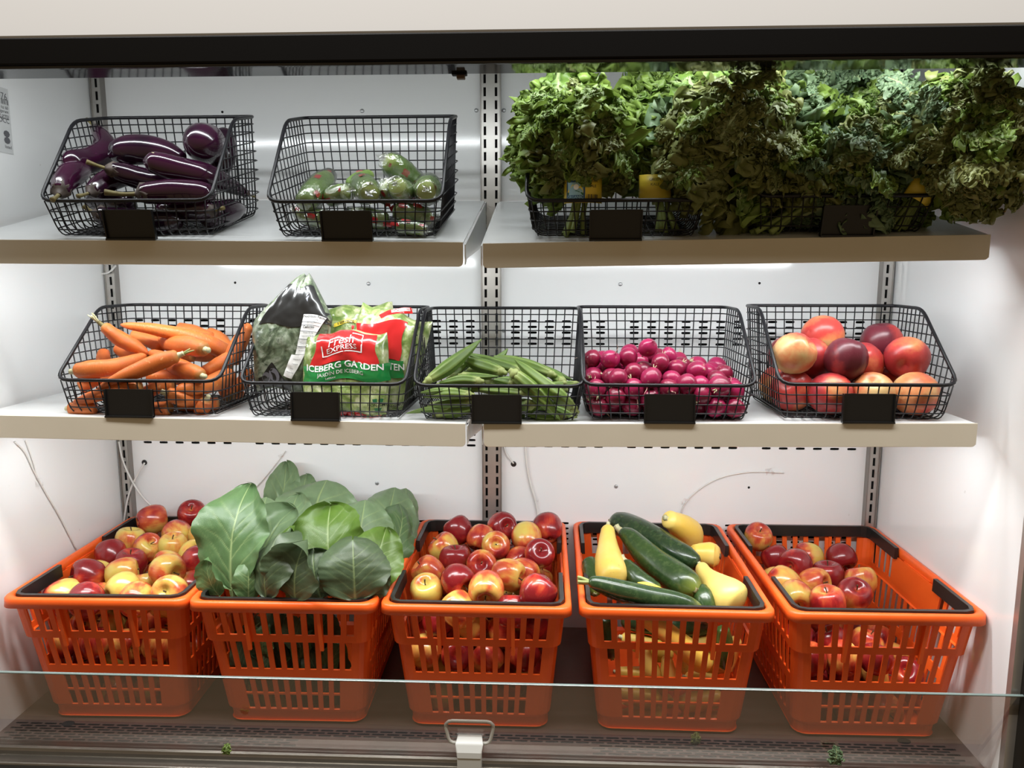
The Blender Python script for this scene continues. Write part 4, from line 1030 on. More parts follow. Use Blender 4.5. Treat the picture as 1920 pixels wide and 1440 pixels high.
for kind, pts, lab in ZU:
    P, Rr = px_path(cD, pts, 4.0)
    nm = 'zucchini' if kind == 'z' else 'yellow_squash'
    t, c = long_thing(nm, lab or 'yellow squash in the lower part of the orange basket', 'zucchini' if kind == 'z' else 'squash', 'zucchini in the orange basket' if kind == 'z' else 'yellow squash in the orange basket', P, Rr, 'zucchini_skin' if kind == 'z' else 'squash_skin', 'skin', .07 if kind == 'z' else .10, .14, 0 if kind == 'z' else 0, 0, .05, 28, 20)
    if 'forked' in lab:
        d = end_dir(P)
        for k in range(4):
            b = P[0] - c; a = np.array((0, math.cos(k * 1.6), math.sin(k * 1.6))) * .004
            V, F, _, _ = sweep([b - d * .004, b + d * .008 + a, b + d * .018 + a * 1.4], [.0034, .003, .0024], 5, 6); obj('stem', mesh('stem', V, F, 'stem_green'), t)
    elif kind == 'z' and 'bright' in lab: add_stem(t, c, P, Rr[0] * .75, .012, 'stem_pale', 'stem', (0, 0, .4), 5)
    elif kind == 's': add_stem(t, c, P, Rr[0] * .42, .005, 'stem_pale', 'stem', (0, 0, 0), 5)
    if kind == 'z' or 'scabby' in lab:       # blossom scar
        d = P[-1] - P[-2]; d /= np.linalg.norm(d)
        V, F, _, _ = sweep([P[-1] - d * .003 - c, P[-1] + d * .0012 - c, P[-1] + d * .002 - c], [Rr[-1] * .42, Rr[-1] * .36, Rr[-1] * .2], 5, 10, 0, 0, 5, .25); obj('blossom_scar', mesh('blossom_scar', V, F, 'stem_brown' if 'scabby' in lab else 'eggplant_stem'), t)

# wrapped cucumbers: first point is the pale end
cE = crop(480, 100, 3.429)
WC = [([(468, 790, 48, -.30), (420, 840, 74, -.34), (350, 920, 82, -.385), (290, 990, 60, -.405)], 'wrapped cucumber leaning at the open side of the basket'), ([(590, 890, 50, -.40), (530, 905, 66, -.39), (470, 930, 60, -.37)], 'short wrapped cucumber with a bunched film end'), ([(745, 775, 34, -.27), (665, 815, 56, -.30), (590, 850, 40, -.32)], 'green cucumber lying behind the bunched film'),
      ([(735, 905, 62, -.415), (715, 880, 84, -.39), (690, 850, 80, -.33), (670, 830, 50, -.28)], 'wrapped cucumber pointing its creased end outward'), ([(830, 690, 50, -.36), (890, 720, 78, -.345), (970, 790, 84, -.32), (1040, 860, 60, -.30)], 'wrapped cucumber lying on top of the others'), ([(830, 850, 50, -.385), (850, 890, 70, -.37), (870, 950, 70, -.36)], 'wrapped cucumber standing under the topmost one'),
      ([(905, 850, 58, -.41), (930, 880, 82, -.39), (960, 900, 76, -.34), (980, 910, 50, -.29)], 'wrapped cucumber with red print on its outward end'), ([(1098, 882, 60, -.405), (1100, 880, 92, -.38), (1110, 870, 88, -.32), (1115, 865, 50, -.27)], 'wrapped cucumber with a round bright green end by the wire side'),
      ([(1130, 1060, 56, -.36), (1050, 1050, 74, -.37), (940, 1020, 66, -.385), (880, 1000, 40, -.39)], 'wrapped cucumber at the bottom under the round ended one'), ([(270, 1010, 46, -.38), (350, 1050, 62, -.385), (450, 1070, 60, -.39), (520, 1080, 40, -.39)], 'wrapped cucumber at the bottom by the open wires'), ([(600, 1040, 50, -.39), (720, 1060, 70, -.39), (860, 1080, 56, -.39)], 'wrapped cucumber at the bottom behind the label holder'),
      ([(1090, 1140, 40, -.40), (1000, 1120, 50, -.40), (900, 1110, 44, -.40)], 'wrapped cucumber lying lowest against the front wires')]
for i, (pts, lab) in enumerate(WC):
    P, Rr = px_path(cE, pts, 3.429)
    t, c = long_thing('cucumber', lab, 'cucumber', 'wrapped cucumbers in the wire basket', P, [r * .94 for r in Rr], 'cucumber_skin', 'skin', .14, .14, 0, 0, .05, 22, 18)
    if i == 2: continue
    d0 = end_dir(P)
    V, F, T, _ = sweep([P[0] + d0 * .004 - c] + [p - c for p in P], [Rr[0]] + [r * 1.06 for r in Rr], 26, 22, .10, .12, 0, 0, .22); w2 = obj('film_wrap', mesh('film_wrap', V, F, 'shrink_film'), t)
    # red printed flags on the film and a crumpled knot at the end
    V = []; F = []
    for k in range(9):
        b = P[0] + d0 * .002 - c; q = [b + d0 * random.uniform(0, .010) + np.array([random.uniform(-1, 1), random.uniform(-1, 0), random.uniform(-.6, 1)]) * Rr[0] * .62 for _ in range(4)]
        m = len(V); V += q; F.append((m, m + 1, m + 2)); F.append((m, m + 2, m + 3))
    obj('film_knot', mesh('film_knot', V, F, 'shrink_film', False), t)
    fr = frames([np.array(p) for p in P]); k = 1 if len(P) > 2 else 0
    for s in range(3):
        tt, u, w_ = fr[min(k, len(P) - 1)]; ctr = P[min(s, len(P) - 1)] * .65 + P[min(s + 1, len(P) - 1)] * .35 - c; rr_ = Rr[min(s, len(Rr) - 1)] * 1.09
        cam = np.array(CAM) - (ctr + c); cam -= tt * cam.dot(tt); cam /= np.linalg.norm(cam); sd = np.cross(tt, cam); a0 = random.uniform(-.5, .7); V = []; F = []
        for a_ in range(4):
            for l_ in range(2):
                a = a0 + a_ * .16; V.append(ctr + (cam * math.cos(a) + sd * math.sin(a)) * rr_ + tt * (l_ - .5) * (.012 + .004 * (a_ % 2)))
        F = [(2 * q, 2 * q + 2, 2 * q + 3, 2 * q + 1) for q in range(3)]; obj('red_print', mesh('red_print', V, F, 'print_red'), t)
# ================================================================== LEAVES
def grid_faces(nu, nv):
    return [(i * nv + j, i * nv + j + 1, (i + 1) * nv + j + 1, (i + 1) * nv + j) for i in range(nu - 1) for j in range(nv - 1)]
def kale_leaf(seed, mat, nu=150, nv=33, W=.30):
    rs = np.random.RandomState(seed); ph = rs.rand(20) * 6.283
    u = np.linspace(0, 1, nu)[:, None]; v = np.linspace(-1, 1, nv)[None, :]
    b = np.clip((u - .12) / .88, 0, 1); w_ = .014 + W * np.sin(np.pi * b ** .9) ** .5 * (b > 0)
    sg = np.sign(v); m = np.abs(v) ** 1.1 * np.clip(b * 6, 0, 1) * np.clip((1.0 - b) * 9, .25, 1)
    w_ = w_ * (1 + .13 * np.sin(2 * np.pi * 3.5 * u + ph[0] + sg) + .07 * np.sin(2 * np.pi * 8.7 * u + ph[1] + 2 * sg))
    # phase drift keeps the frill from looking regular
    du = .035 * np.sin(2 * np.pi * 2.3 * u + ph[9]) + .02 * np.sin(2 * np.pi * 5.1 * u + ph[10] + sg); q = u + du
    x = v * w_ * .80; z = u + 0 * v; y = -.18 * np.sin(np.pi * u) + .10 * u ** 3 + .10 * (v ** 2) * b
    y = y + .060 * m * np.sin(2 * np.pi * 3.3 * q + ph[2] + 1.3 * sg + 1.5 * v) + .052 * m ** 1.3 * np.sin(2 * np.pi * 9.2 * q + ph[3] + 2.1 * sg + 2.4 * v) + .040 * m ** 1.7 * np.sin(2 * np.pi * 19.5 * q + ph[4] + 4 * v + .7 * sg) + .022 * m ** 2 * np.sin(2 * np.pi * 33 * q + ph[11] + 6 * v)
    z = z + .040 * m ** 1.3 * np.sin(2 * np.pi * 8.1 * q + ph[5] + 1.9 * sg) + .034 * m ** 1.7 * np.cos(2 * np.pi * 18.3 * q + ph[6] + 3 * v) + .016 * m ** 2 * np.cos(2 * np.pi * 31 * q + ph[12]) + .10 * m * b * (1 - b)
    x = x + sg * (.040 * m ** 1.3 * np.sin(2 * np.pi * 7.3 * q + ph[7] + sg) + .036 * m ** 1.7 * np.cos(2 * np.pi * 17.1 * q + ph[8] + 3 * v) + .018 * m ** 2 * np.sin(2 * np.pi * 29 * q + ph[13] + 5 * v))
    fld = lambda fu, fv, o: np.array([[noise.noise((uu * fu + seed + o, vv * fv + o, seed * 3.1 + o)) for vv in v[0]] for uu in u[:, 0]])
    c1, c2, c3, c4, c5 = fld(9, 3.2, 0), fld(24, 8, 11), fld(22, 7, 23), fld(26, 8, 37), fld(48, 15, 51)
    mm = np.abs(v) ** .45 * np.clip(b * 5, 0, 1)
    y = y + .07 * c1 * mm + .095 * c2 * mm + .05 * c5 * mm; x = x + .075 * c3 * mm; z = z + .075 * c4 * mm
    V = np.stack([x, y, z], -1).reshape(-1, 3)
    sv = np.zeros_like(x)
    for k in range(6):
        s = .24 + k * .11; sv = np.maximum(sv, np.exp(-((u - s - .22 * np.abs(v)) / .012) ** 2) * (1 - np.abs(v)) * .5)
    vein = np.maximum(np.exp(-(v * w_ / .014) ** 2), sv)
    return mesh('leaf', V.tolist(), grid_faces(nu, nv), mat, True, {'edge': np.clip(m, 0, 1).reshape(-1), 'vein': vein.reshape(-1)})
def collard_leaf(seed, mat, cup=.12, nu=84, nv=57, wave=1.):
    rs = np.random.RandomState(seed); ph = rs.rand(10) * 6.283
    u = np.linspace(0, 1, nu)[:, None]; v = np.linspace(-1, 1, nv)[None, :]
    b = np.clip((u - .08) / .92, 0, 1); w_ = .012 + .40 * np.sin(np.pi * b ** .90) ** .5 * (b > 0)
    w_ = w_ * (1 + .03 * np.sin(2 * np.pi * 2.2 * u + ph[0] + 1.5 * np.sign(v)) + .012 * np.sin(2 * np.pi * 11 * u + ph[1] + np.sign(v)))
    x = v * w_; z = u + .06 * np.abs(v) * b * (1 - b); m = np.abs(v) ** 2
    y = -.10 * np.sin(np.pi * u) + .14 * u ** 4 - cup * v ** 2 * b
    y = y + .07 * np.array([[noise.noise((uu * 1.7 + seed * 2.1, vv * 1.4, seed)) for vv in v[0]] for uu in u[:, 0]]) * np.abs(v) ** .7 + 1.25 * wave * (.034 * m * np.sin(2 * np.pi * 1.7 * u + ph[2] + 1.6 * np.sign(v)) + .014 * m ** 2 * np.sin(2 * np.pi * 4.3 * u + ph[3] + 2 * np.sign(v)))
    ax = np.abs(x); vein = np.exp(-(x / (.013 * (1.15 - u))) ** 2); sv = np.zeros_like(x)
    for k in range(5):
        for s in (-1, 1):
            st = .13 + k * .135 + .035 * s + rs.uniform(-.03, .03); sl = rs.uniform(.75, 1.15); f = u - (st + sl * ax - .35 * ax ** 2 + .010 * np.sin(ax * 14 + ph[k]))
            sv = np.maximum(sv, np.exp(-(f / .0070) ** 2) * (np.sign(v) == s) * np.clip(1.1 - np.abs(v), 0, 1) * .62)
            for q in (.45, .7):           # forked side veins
                f2 = u - (st + sl * q * .30 - .02 + rs.uniform(.2, 1.9) * (ax - q * .3)); sv = np.maximum(sv, np.exp(-(f2 / .007) ** 2) * (np.sign(v) == s) * (ax > q * .30) * np.clip(1 - np.abs(v), 0, 1) * .3)
    vein = np.clip(np.maximum(vein, sv), 0, 1)
    nz = np.array([[noise.noise((uu * 7 + seed, vv * 3.2, seed * 2.3)) for vv in v[0]] for uu in u[:, 0]]); y = y - .014 * nz * (1 - vein) + .008 * vein
    V = np.stack([x + 0 * u, y, z + 0 * x], -1).reshape(-1, 3)
    return mesh('leaf', V.tolist(), grid_faces(nu, nv), mat, True, {'vein': vein.reshape(-1)})
def leaf_mtx(base, tip, nrm, wx=1., origin=(0, 0, 0), roll=0.):
    base, tip = Vector(base), Vector(tip); z = tip - base; L = z.length; z.normalize()
    n = Vector(nrm); n = n - z * n.dot(z)
    if n.length < 1e-4: n = Vector((0, -1, .1))
    n.normalize(); y = -n; x = y.cross(z)
    M_ = Matrix(((x.x, y.x, z.x, 0), (x.y, y.y, z.y, 0), (x.z, y.z, z.z, 0), (0, 0, 0, 1)))
    return Matrix.Translation(base - Vector(origin)) @ M_ @ Matrix.Rotation(roll, 4, 'Z') @ Matrix.Diagonal((L * wx, L, L, 1))

# ------------------------------------------------------------------ kale bunches
KL = {k: [kale_leaf(s + i * 7, 'kale_' + k, W=.27 + .03 * i) for i in range(4)] for s, k in enumerate(('green', 'olive', 'blue'))}
def label_band(t, org, ctr, rad, h, a0, a1, axis_tilt=0., full=True, words=('GREEN', 'KALE')):
    """yellow paper band bent round the stems; local (x along the arc in m, y up) -> point"""
    ca, sa = math.cos(axis_tilt), math.sin(axis_tilt)
    def fn(x, y, off=0.):
        a = x / rad; r = rad + off; X, Y, Z = r * math.sin(a), -r * math.cos(a), y
        return (ctr[0] + X * ca - Z * sa - org[0], ctr[1] + Y - org[1], ctr[2] + X * sa + Z * ca - org[2])
    n = 20; V = []; F = []
    for k in range(n + 1):
        x = (a0 + (a1 - a0) * k / n) * rad
        for y in (-h / 2, h / 2): V.append(fn(x, y))
    F = [(2 * k, 2 * k + 2, 2 * k + 3, 2 * k + 1) for k in range(n)]
    b = obj('label_band', mesh('label_band', V, F, 'print_yellow'), t); s = b.modifiers.new('thickness', 'SOLIDIFY'); s.thickness = .0006
    def rect(name, x0, x1, y0, y1, mat, off):
        V = []; 
        for k in range(7):
            x = x0 + (x1 - x0) * k / 6
            for y in (y0, y1): V.append(fn(x, y, off))
        return obj(name, mesh(name, V, [(2 * k, 2 * k + 2, 2 * k + 3, 2 * k + 1) for k in range(6)], mat), b)
    if full:
        c = -.013; w2 = .0155; rect('emblem', c - w2, c + w2, -.0165, .0165, 'print_blue', .0004)
        rect('emblem_sky', c - w2 * .82, c + w2 * .82, -.010, .009, 'print_lightblue', .0006)
        hill = [(c - w2 * .82, -.004), (c - .004, .006), (c + .004, .001), (c + .009, .004), (c + w2 * .82, -.003), (c + w2 * .82, -.010), (c - w2 * .82, -.010)]
        obj('emblem_hill', mesh('emblem_hill', [fn(x, y, .0008) for x, y in hill], [tuple(range(7))], 'print_yellow', False), b)
        fl = [(c - w2 * .82, -.006), (c + .002, -.003), (c + w2 * .82, -.007), (c + w2 * .82, -.010), (c - w2 * .82, -.010)]
        obj('emblem_field', mesh('emblem_field', [fn(x, y, .0010) for x, y in fl], [tuple(range(5))], 'print_darkgreen', False), b)
        obj('emblem_sun', mesh('emblem_sun', [fn(c + .002 + .0042 * math.cos(k * .524), .002 + .0042 * math.sin(k * .524), .0011) for k in range(12)], [tuple(range(12))], 'print_white', False), b)
        obj('lettering', text_mesh('lettering', 'HAPPY VALLEY', .0050, 'print_yellow', lambda x, y: fn(c + x, .0125 + y, .0009), sx=.80), b)
        obj('lettering', text_mesh('lettering', 'ORGANIC', .0062, 'print_lightblue', lambda x, y: fn(c + x, -.0132 + y, .0009), sx=.92, bold=.0001), b)
    xx = .014 if full else 0
    for k, s_ in enumerate(words): obj('lettering', text_mesh('lettering', s_, .0058, 'print_black', lambda x, y, k=k: fn(xx + x, .011 - .0075 * k + y, .0007)), b)
    for k in range(9): 
        if full: rect('barcode_bar', xx - .009 + k * .0021, xx - .009 + k * .0021 + random.choice((.0006, .0012)), -.017, -.009, 'print_black', .0007)
    return b
def stems(t, org, top, bot, n, spread, r=.0040):
    top, bot = np.array(top), np.array(bot)
    for k in range(n):
        a = 2 * math.pi * k / n; o = np.array((math.cos(a) * spread, math.sin(a) * spread * .7, 0)) + np.random.uniform(-.003, .003, 3)
        V, F, _, _ = sweep([bot + o * 1.5 - org, (top + bot) / 2 + o * .8 - org, top + o - org], [r * 1.25, r, r * .8], 8, 7); obj('stem', mesh('stem', V, F, 'kale_stem'), t)
def kale_bunch(label, tie, C, rx, ry, rz, n, kinds, down=-.35, seed=0, Ls=(.8, 1.1), stem_to=None, nst=8):
    rs = random.Random(seed); T = np.array(atY(*tie)); C = np.array(atY(*C)); org = Vector(T)
    t = thing('kale_bunch', label, 'kale', tuple(T), (0, 0, 0), 'bunches of kale on the top shelf')
    k = 0; gold = math.pi * (3 - math.sqrt(5))
    for i in range(n):
        dz = 1 - (i + .5) / n * (1 - down); rr_ = math.sqrt(max(0, 1 - dz * dz)); a = i * gold + seed
        d = np.array((rr_ * math.cos(a), rr_ * math.sin(a), dz))
        if d[1] > .55 and i % 2: continue                   # few leaves at the hidden back
        d += np.array([rs.uniform(-.15, .15) for _ in range(3)])
        tip = C + d * np.array((rx, ry, rz)) * rs.uniform(.9, 1.04); base = T + np.array([rs.uniform(-.008, .008) for _ in range(3)])
        ln = np.linalg.norm(tip - base)
        if ln < .13: base = C - d * np.array((rx, ry, rz)) * .45 + (T - C) * .15
        if tip[0] > XW - .012: tip[0] = XW - .012
        nr = (d[0] * .7, -.55 + d[1] * .6, .25 + .5 * d[2])
        L_ = np.linalg.norm(tip - base); wx = min(1.25, max(.75, .135 / L_ * rs.uniform(.95, 1.2) / .62))
        o = obj('leaf', rs.choice(KL[rs.choice(kinds)]), t); o.matrix_local = leaf_mtx(base, tip, nr, wx, org, rs.uniform(-.35, .35))
    for i in range(int(n * 1.3)):                                # small curled leaves that fill the crown
        d = np.array([rs.gauss(0, 1), rs.gauss(-.55, .8), rs.gauss(.15, .9)]); d /= np.linalg.norm(d)
        S_ = np.array((rx, ry, rz)); base = C + d * S_ * rs.uniform(.15, .45); base = base + (T - C) * .12; L_ = rs.uniform(.06, .095)
        dr = d * .75 + np.array([rs.uniform(-.5, .5), rs.uniform(-.4, .1), rs.uniform(-.5, .6)]); dr /= np.linalg.norm(dr)
        tip = base + dr * L_
        if tip[0] > XW - .012: continue
        if tip[2] > 1.11 and tip[1] < -.46: continue
        o = obj('leaf', rs.choice(KL[rs.choice(kinds)]), t); o.matrix_local = leaf_mtx(base, tip, (d[0], -.8, .4 + d[2] * .5), rs.uniform(1.0, 1.4), org, rs.uniform(-.6, .6))
    if stem_to is not None: stems(t, np.array(org), T + (C - T) * .15, np.array(atY(*stem_to)), nst, .013)
    return t, T, C
G = 'green'; O_ = 'olive'; B_ = 'blue'
kt, T_, C_ = kale_bunch('leafy green kale bunch whose yellow band shows a blue emblem', (1094, 372, -.395), (1078, 262, -.375), .093, .075, .108, 26, [G, G, O_], -.45, 3, stem_to=(1075, 440, -.385))
b0 = atY(1094, 353, -.438); label_band(kt, kt.location, (b0.x, b0.y + .030, b0.z), .032, .043, -1.15, 1.15)
kt, T_, C_ = kale_bunch('kale bunch standing tall behind, its yellow band half hidden in shade', (1235, 375, -.36), (1246, 205, -.27), .056, .06, .088, 22, [G, G, B_], -.5, 8, stem_to=(1250, 435, -.36))
b0 = atY(1228, 350, -.40); label_band(kt, kt.location, (b0.x, b0.y + .030, b0.z), .030, .038, -.9, 1.3, 0, False)
kale_bunch('big shaded kale bunch drooping forward over the shelf lip', (1380, 340, -.30), (1370, 258, -.425), .105, .065, .108, 34, [O_, O_, G], -.95, 15)
kale_bunch('blue green kale bunch behind the drooping one', (1465, 385, -.35), (1485, 205, -.305), .072, .06, .088, 22, [B_, B_, G], -.4, 21, stem_to=(1450, 430, -.36), nst=4)
kale_bunch('blue green kale bunch at the back below the header', (1600, 380, -.30), (1612, 195, -.245), .060, .05, .082, 18, [B_, G], -.3, 27)
kale_bunch('dark kale bunch resting on the front rim, pale stems bent down through the wires', (1492, 398, -.405), (1552, 325, -.405), .090, .05, .066, 22, [G, O_, B_], -.5, 33, stem_to=(1428, 438, -.408), nst=5)
kt, T_, C_ = kale_bunch('dense dark kale bunch with a plain yellow tag at its stems', (1732, 372, -.40), (1712, 268, -.375), .090, .075, .102, 30, [G, G, O_, B_], -.6, 40, stem_to=(1670, 432, -.39))
b0 = atY(1733, 352, -.435); label_band(kt, kt.location, (b0.x, b0.y + .030, b0.z), .030, .040, -.7, 1.0, -.5, False, ('GREEN',))
kale_bunch('olive kale bunch hanging down beside the case wall', (1775, 330, -.36), (1835, 268, -.452), .054, .055, .118, 30, [O_, O_, G], -.98, 47)

# ------------------------------------------------------------------ collard greens
CLM = {k: [collard_leaf(i * 5 + len(k), 'collard_' + k, cp) for i, cp in enumerate((.06, .16, -.08, .42, -.38))] for k in ('leaf', 'dark', 'bright', 'pale')}
cH = crop(320, 820, 3.84)
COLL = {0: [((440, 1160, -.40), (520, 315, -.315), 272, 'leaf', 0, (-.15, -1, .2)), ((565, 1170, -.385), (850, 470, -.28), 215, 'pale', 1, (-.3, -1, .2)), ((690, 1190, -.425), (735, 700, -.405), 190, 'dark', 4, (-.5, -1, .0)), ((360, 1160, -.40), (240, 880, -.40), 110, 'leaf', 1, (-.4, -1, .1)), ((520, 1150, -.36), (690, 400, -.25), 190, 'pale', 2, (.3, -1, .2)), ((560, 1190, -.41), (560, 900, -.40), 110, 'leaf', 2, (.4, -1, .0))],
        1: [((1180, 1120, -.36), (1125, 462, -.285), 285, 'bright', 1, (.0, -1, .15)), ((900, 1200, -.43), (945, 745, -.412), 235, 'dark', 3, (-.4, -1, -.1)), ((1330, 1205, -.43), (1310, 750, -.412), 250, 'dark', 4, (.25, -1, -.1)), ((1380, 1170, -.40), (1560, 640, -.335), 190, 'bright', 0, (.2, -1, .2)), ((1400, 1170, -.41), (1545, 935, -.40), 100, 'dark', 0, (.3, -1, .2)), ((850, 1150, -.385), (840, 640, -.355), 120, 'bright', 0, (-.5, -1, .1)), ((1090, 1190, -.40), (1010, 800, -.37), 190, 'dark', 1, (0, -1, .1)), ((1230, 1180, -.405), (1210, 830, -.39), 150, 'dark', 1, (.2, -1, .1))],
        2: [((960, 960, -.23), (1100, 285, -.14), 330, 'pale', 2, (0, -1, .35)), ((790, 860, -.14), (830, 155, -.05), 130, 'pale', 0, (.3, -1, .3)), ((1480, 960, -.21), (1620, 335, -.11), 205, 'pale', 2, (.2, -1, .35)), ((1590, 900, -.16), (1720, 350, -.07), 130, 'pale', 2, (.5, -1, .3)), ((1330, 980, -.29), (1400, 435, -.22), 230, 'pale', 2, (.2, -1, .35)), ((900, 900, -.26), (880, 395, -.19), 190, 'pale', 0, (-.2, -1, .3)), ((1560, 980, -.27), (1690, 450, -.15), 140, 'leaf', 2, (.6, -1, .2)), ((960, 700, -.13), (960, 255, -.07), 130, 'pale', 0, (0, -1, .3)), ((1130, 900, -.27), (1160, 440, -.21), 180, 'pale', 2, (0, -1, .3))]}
CLAB = {0: 'bunch of collard greens with one broad flat leaf leaning on the basket side', 1: 'bunch of collard greens with dark folded leaves at the basket front', 2: 'bunch of pale collard greens leaning against the back of the basket'}
low = {0: [], 1: [], 2: []}
rs = random.Random(5)
for k in range(64):                     # leaves and stalks packed down inside the basket
    zx = rs.uniform(560, 1180); zy = rs.uniform(1260, 1950); Y = -.355 - .03 * (1950 - zy) / 700 + rs.uniform(0, .03) + (.05 if k >= 40 else 0)
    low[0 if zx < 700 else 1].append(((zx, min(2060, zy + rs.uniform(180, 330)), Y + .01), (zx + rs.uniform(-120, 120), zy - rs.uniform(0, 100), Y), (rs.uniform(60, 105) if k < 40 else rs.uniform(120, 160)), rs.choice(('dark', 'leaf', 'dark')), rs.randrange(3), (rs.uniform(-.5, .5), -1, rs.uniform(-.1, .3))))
for b_ in (0, 1, 2):
    o0 = atY(*cH(*{0: (440, 1900), 1: (1100, 1950), 2: (1300, 1700)}[b_]), {0: -.34, 1: -.34, 2: -.20}[b_])
    t = thing('collard_bunch', CLAB[b_], 'collard greens', o0, (0, 0, 0), 'bunches of collard greens in the orange basket')
    for base, tip, hwz, mt, var, nr in COLL[b_] + low[b_]:
        pb, pt = atY(*cH(base[0], base[1]), base[2]), atY(*cH(tip[0], tip[1]), tip[2]); L_ = (pt - pb).length
        wx = (hwz / 3.84 * depth((pb + pt) / 2) / FPX) / (.40 * L_)
        o = obj('leaf', CLM[mt][var], t); o.matrix_local = leaf_mtx(pb, pt, nr, wx, o0)
    for k in range(7):                  # stalks
        zx = {0: 520, 1: 760, 2: 900}[b_] + k * 40; p0 = atY(*cH(zx + rs.uniform(-30, 30), 2000), -.345); p1 = atY(*cH(zx + rs.uniform(-90, 90), 1650), -.355 + (.1 if b_ == 2 else 0))
        V, F, _, _ = sweep([np.array(p0 - o0), np.array((p0 + p1) / 2 - o0), np.array(p1 - o0)], [.0055, .005, .004], 7, 7); obj('stalk', mesh('stalk', V, F, 'kale_stem'), t)

# ================================================================== SALAD BAGS
class Bag:
    def __init__(s, label, cx, cy, Y, a, b, T, roll, tilt, mat, seed, zs=3.789, prof=None, cr=(420, 480), skew=0.):
        s.cv = crop(cr[0], cr[1], zs); s.c = atY(*s.cv(cx, cy), Y); s.a, s.b, s.T, s.seed = a, b, T, seed
        s.ppm = FPX / depth(s.c) * zs; s.cx, s.cy = cx, cy; s.prof = prof or (lambda v: 1 - .05 * v * v); s.roll = roll; s.skew = skew
        s.t = thing('salad_bag', label, 'salad bag', tuple(s.c), (R_(-tilt), R_(roll), 0), 'salad bags in the wire basket')
        nu, nv = 45, 49; V = []; F = []
        for side in (-1, 1):
            k0 = len(V)
            for i in range(nu):
                for j in range(nv): V.append(s.S(-1 + 2 * i / (nu - 1), -1 + 2 * j / (nv - 1), side))
            for i in range(nu - 1):
                for j in range(nv - 1):
                    q = (k0 + i * nv + j, k0 + (i + 1) * nv + j, k0 + (i + 1) * nv + j + 1, k0 + i * nv + j + 1); F.append(q if side < 0 else q[::-1])
        s.body = obj('bag', mesh('bag', V, F, mat), s.t)
    def S(s, u, v, side=-1, off=0.):
        uu, vv = max(-1, min(1, u)), max(-1, min(1, v))
        f = max(0, (1 - abs(uu) ** 3.2)) ** .55 * max(0, (1 - abs(vv) ** 5)) ** .6
        q = s.seed * 5.3 + (9 if side > 0 else 0)
        wr_ = .22 * noise.noise((uu * 2.2 + q, vv * 2.2, q)) + .14 * abs(noise.noise((uu * 5 + q, vv * 3 + uu * 2, q + 4))) + .06 * noise.noise((uu * 11 + q, vv * 9, q))
        e = .003 * math.sin(uu * 16 + s.seed) * max(0, abs(vv) - .72) / .28 * s.a / .07
        x = s.a * u * s.prof(vv) + s.skew * max(0, vv) ** 1.5; z = s.b * v + .004 * math.sin(uu * 5 + s.seed)
        return (x, side * (s.T * f * (1 + wr_) + .0006 + off) + e, z)
    def zo(s, zx, zy, off=.0007):
        dx, dz = (zx - s.cx) / s.ppm, (s.cy - zy) / s.ppm
        a = R_(s.roll); x = dx * math.cos(a) - dz * math.sin(a); z = dx * math.sin(a) + dz * math.cos(a)
        v = z / s.b; vc = max(-1, min(1, v)); return s.S((x - s.skew * max(0, vc) ** 1.5) / s.a / s.prof(vc), v, -1, off)
    def patch(s, name, Q, mat, off=.0006, n=18, m=14, wav=0.):
        """Q: corners tl, tr, br, bl in crop pixels"""
        V = []
        for i in range(n + 1):
            for j in range(m + 1):
                p, q = i / n, j / m
                x = (Q[0][0] * (1 - p) + Q[1][0] * p) * (1 - q) + (Q[3][0] * (1 - p) + Q[2][0] * p) * q; y = (Q[0][1] * (1 - p) + Q[1][1] * p) * (1 - q) + (Q[3][1] * (1 - p) + Q[2][1] * p) * q
                if wav: x += wav * math.sin(q * 7 + s.seed) * (p - .5) * 2; y += wav * math.sin(p * 8 + s.seed * 2)
                V.append(s.zo(x, y, off))
        F = [(i * (m + 1) + j, i * (m + 1) + j + 1, (i + 1) * (m + 1) + j + 1, (i + 1) * (m + 1) + j) for i in range(n) for j in range(m)]
        return obj(name, mesh(name, V, [f for f in F], mat), s.body)
    def text(s, txt, cx, cy, size, mat, rot=0., off=.0024, **k):
        a = R_(rot); f = lambda x, y: s.zo(cx + x * math.cos(a) + y * math.sin(a), cy + x * math.sin(a) - y * math.cos(a), off)
        return obj('lettering', text_mesh('lettering', txt, size, mat, f, **k), s.body)

# front red bag
bg1 = Bag('red and green iceberg salad bag lying foremost in the basket', 865, 850, -.372, .073, .074, .026, 0, 12, 'lettuce_in_film', 1)
bg1.patch('red_panel', [(690, 535), (1085, 550), (1115, 760), (640, 775)], 'print_redbright', .0014, wav=8)
bg1.patch('green_band', [(585, 790), (1185, 755), (1185, 880), (585, 905)], 'print_green', .0018, 26, wav=6)
bg1.patch('red_strip', [(570, 1118), (1160, 1118), (1160, 1160), (570, 1160)], 'print_redbright', .0006)
for q in ([(715, 640), (722, 638), (735, 715), (728, 717)], [(728, 712), (1003, 690), (1003, 697), (729, 719)], [(996, 565), (1004, 565), (1004, 695), (996, 695)], [(930, 568), (1003, 564), (1003, 571), (930, 575)]): bg1.patch('logo_frame', q, 'print_white', .0022, 8, 3)
bg1.text('Fresh', 855, 622, 84, 'print_white', -4, shear=.15, bold=.4)
bg1.text('EXPRESS', 862, 675, 50, 'print_white', -5, sx=1.15, bold=.5)
bg1.text('asesordeensaladas', 850, 722, 24, 'print_white', 0) if False else None
bg1.text('ICEBERG GARDEN', 880, 793, 62, 'print_white', -2, bold=1.2, sx=1.08)
bg1.text('JARDÍN DE ICEBERG', 860, 842, 36, 'print_white', -1)
bg1.text('Lettuce', 790, 872, 22, 'print_white', -1)
bg1.text('NON-GMO', 1115, 1048, 27, 'print_black', 0, bold=.5)
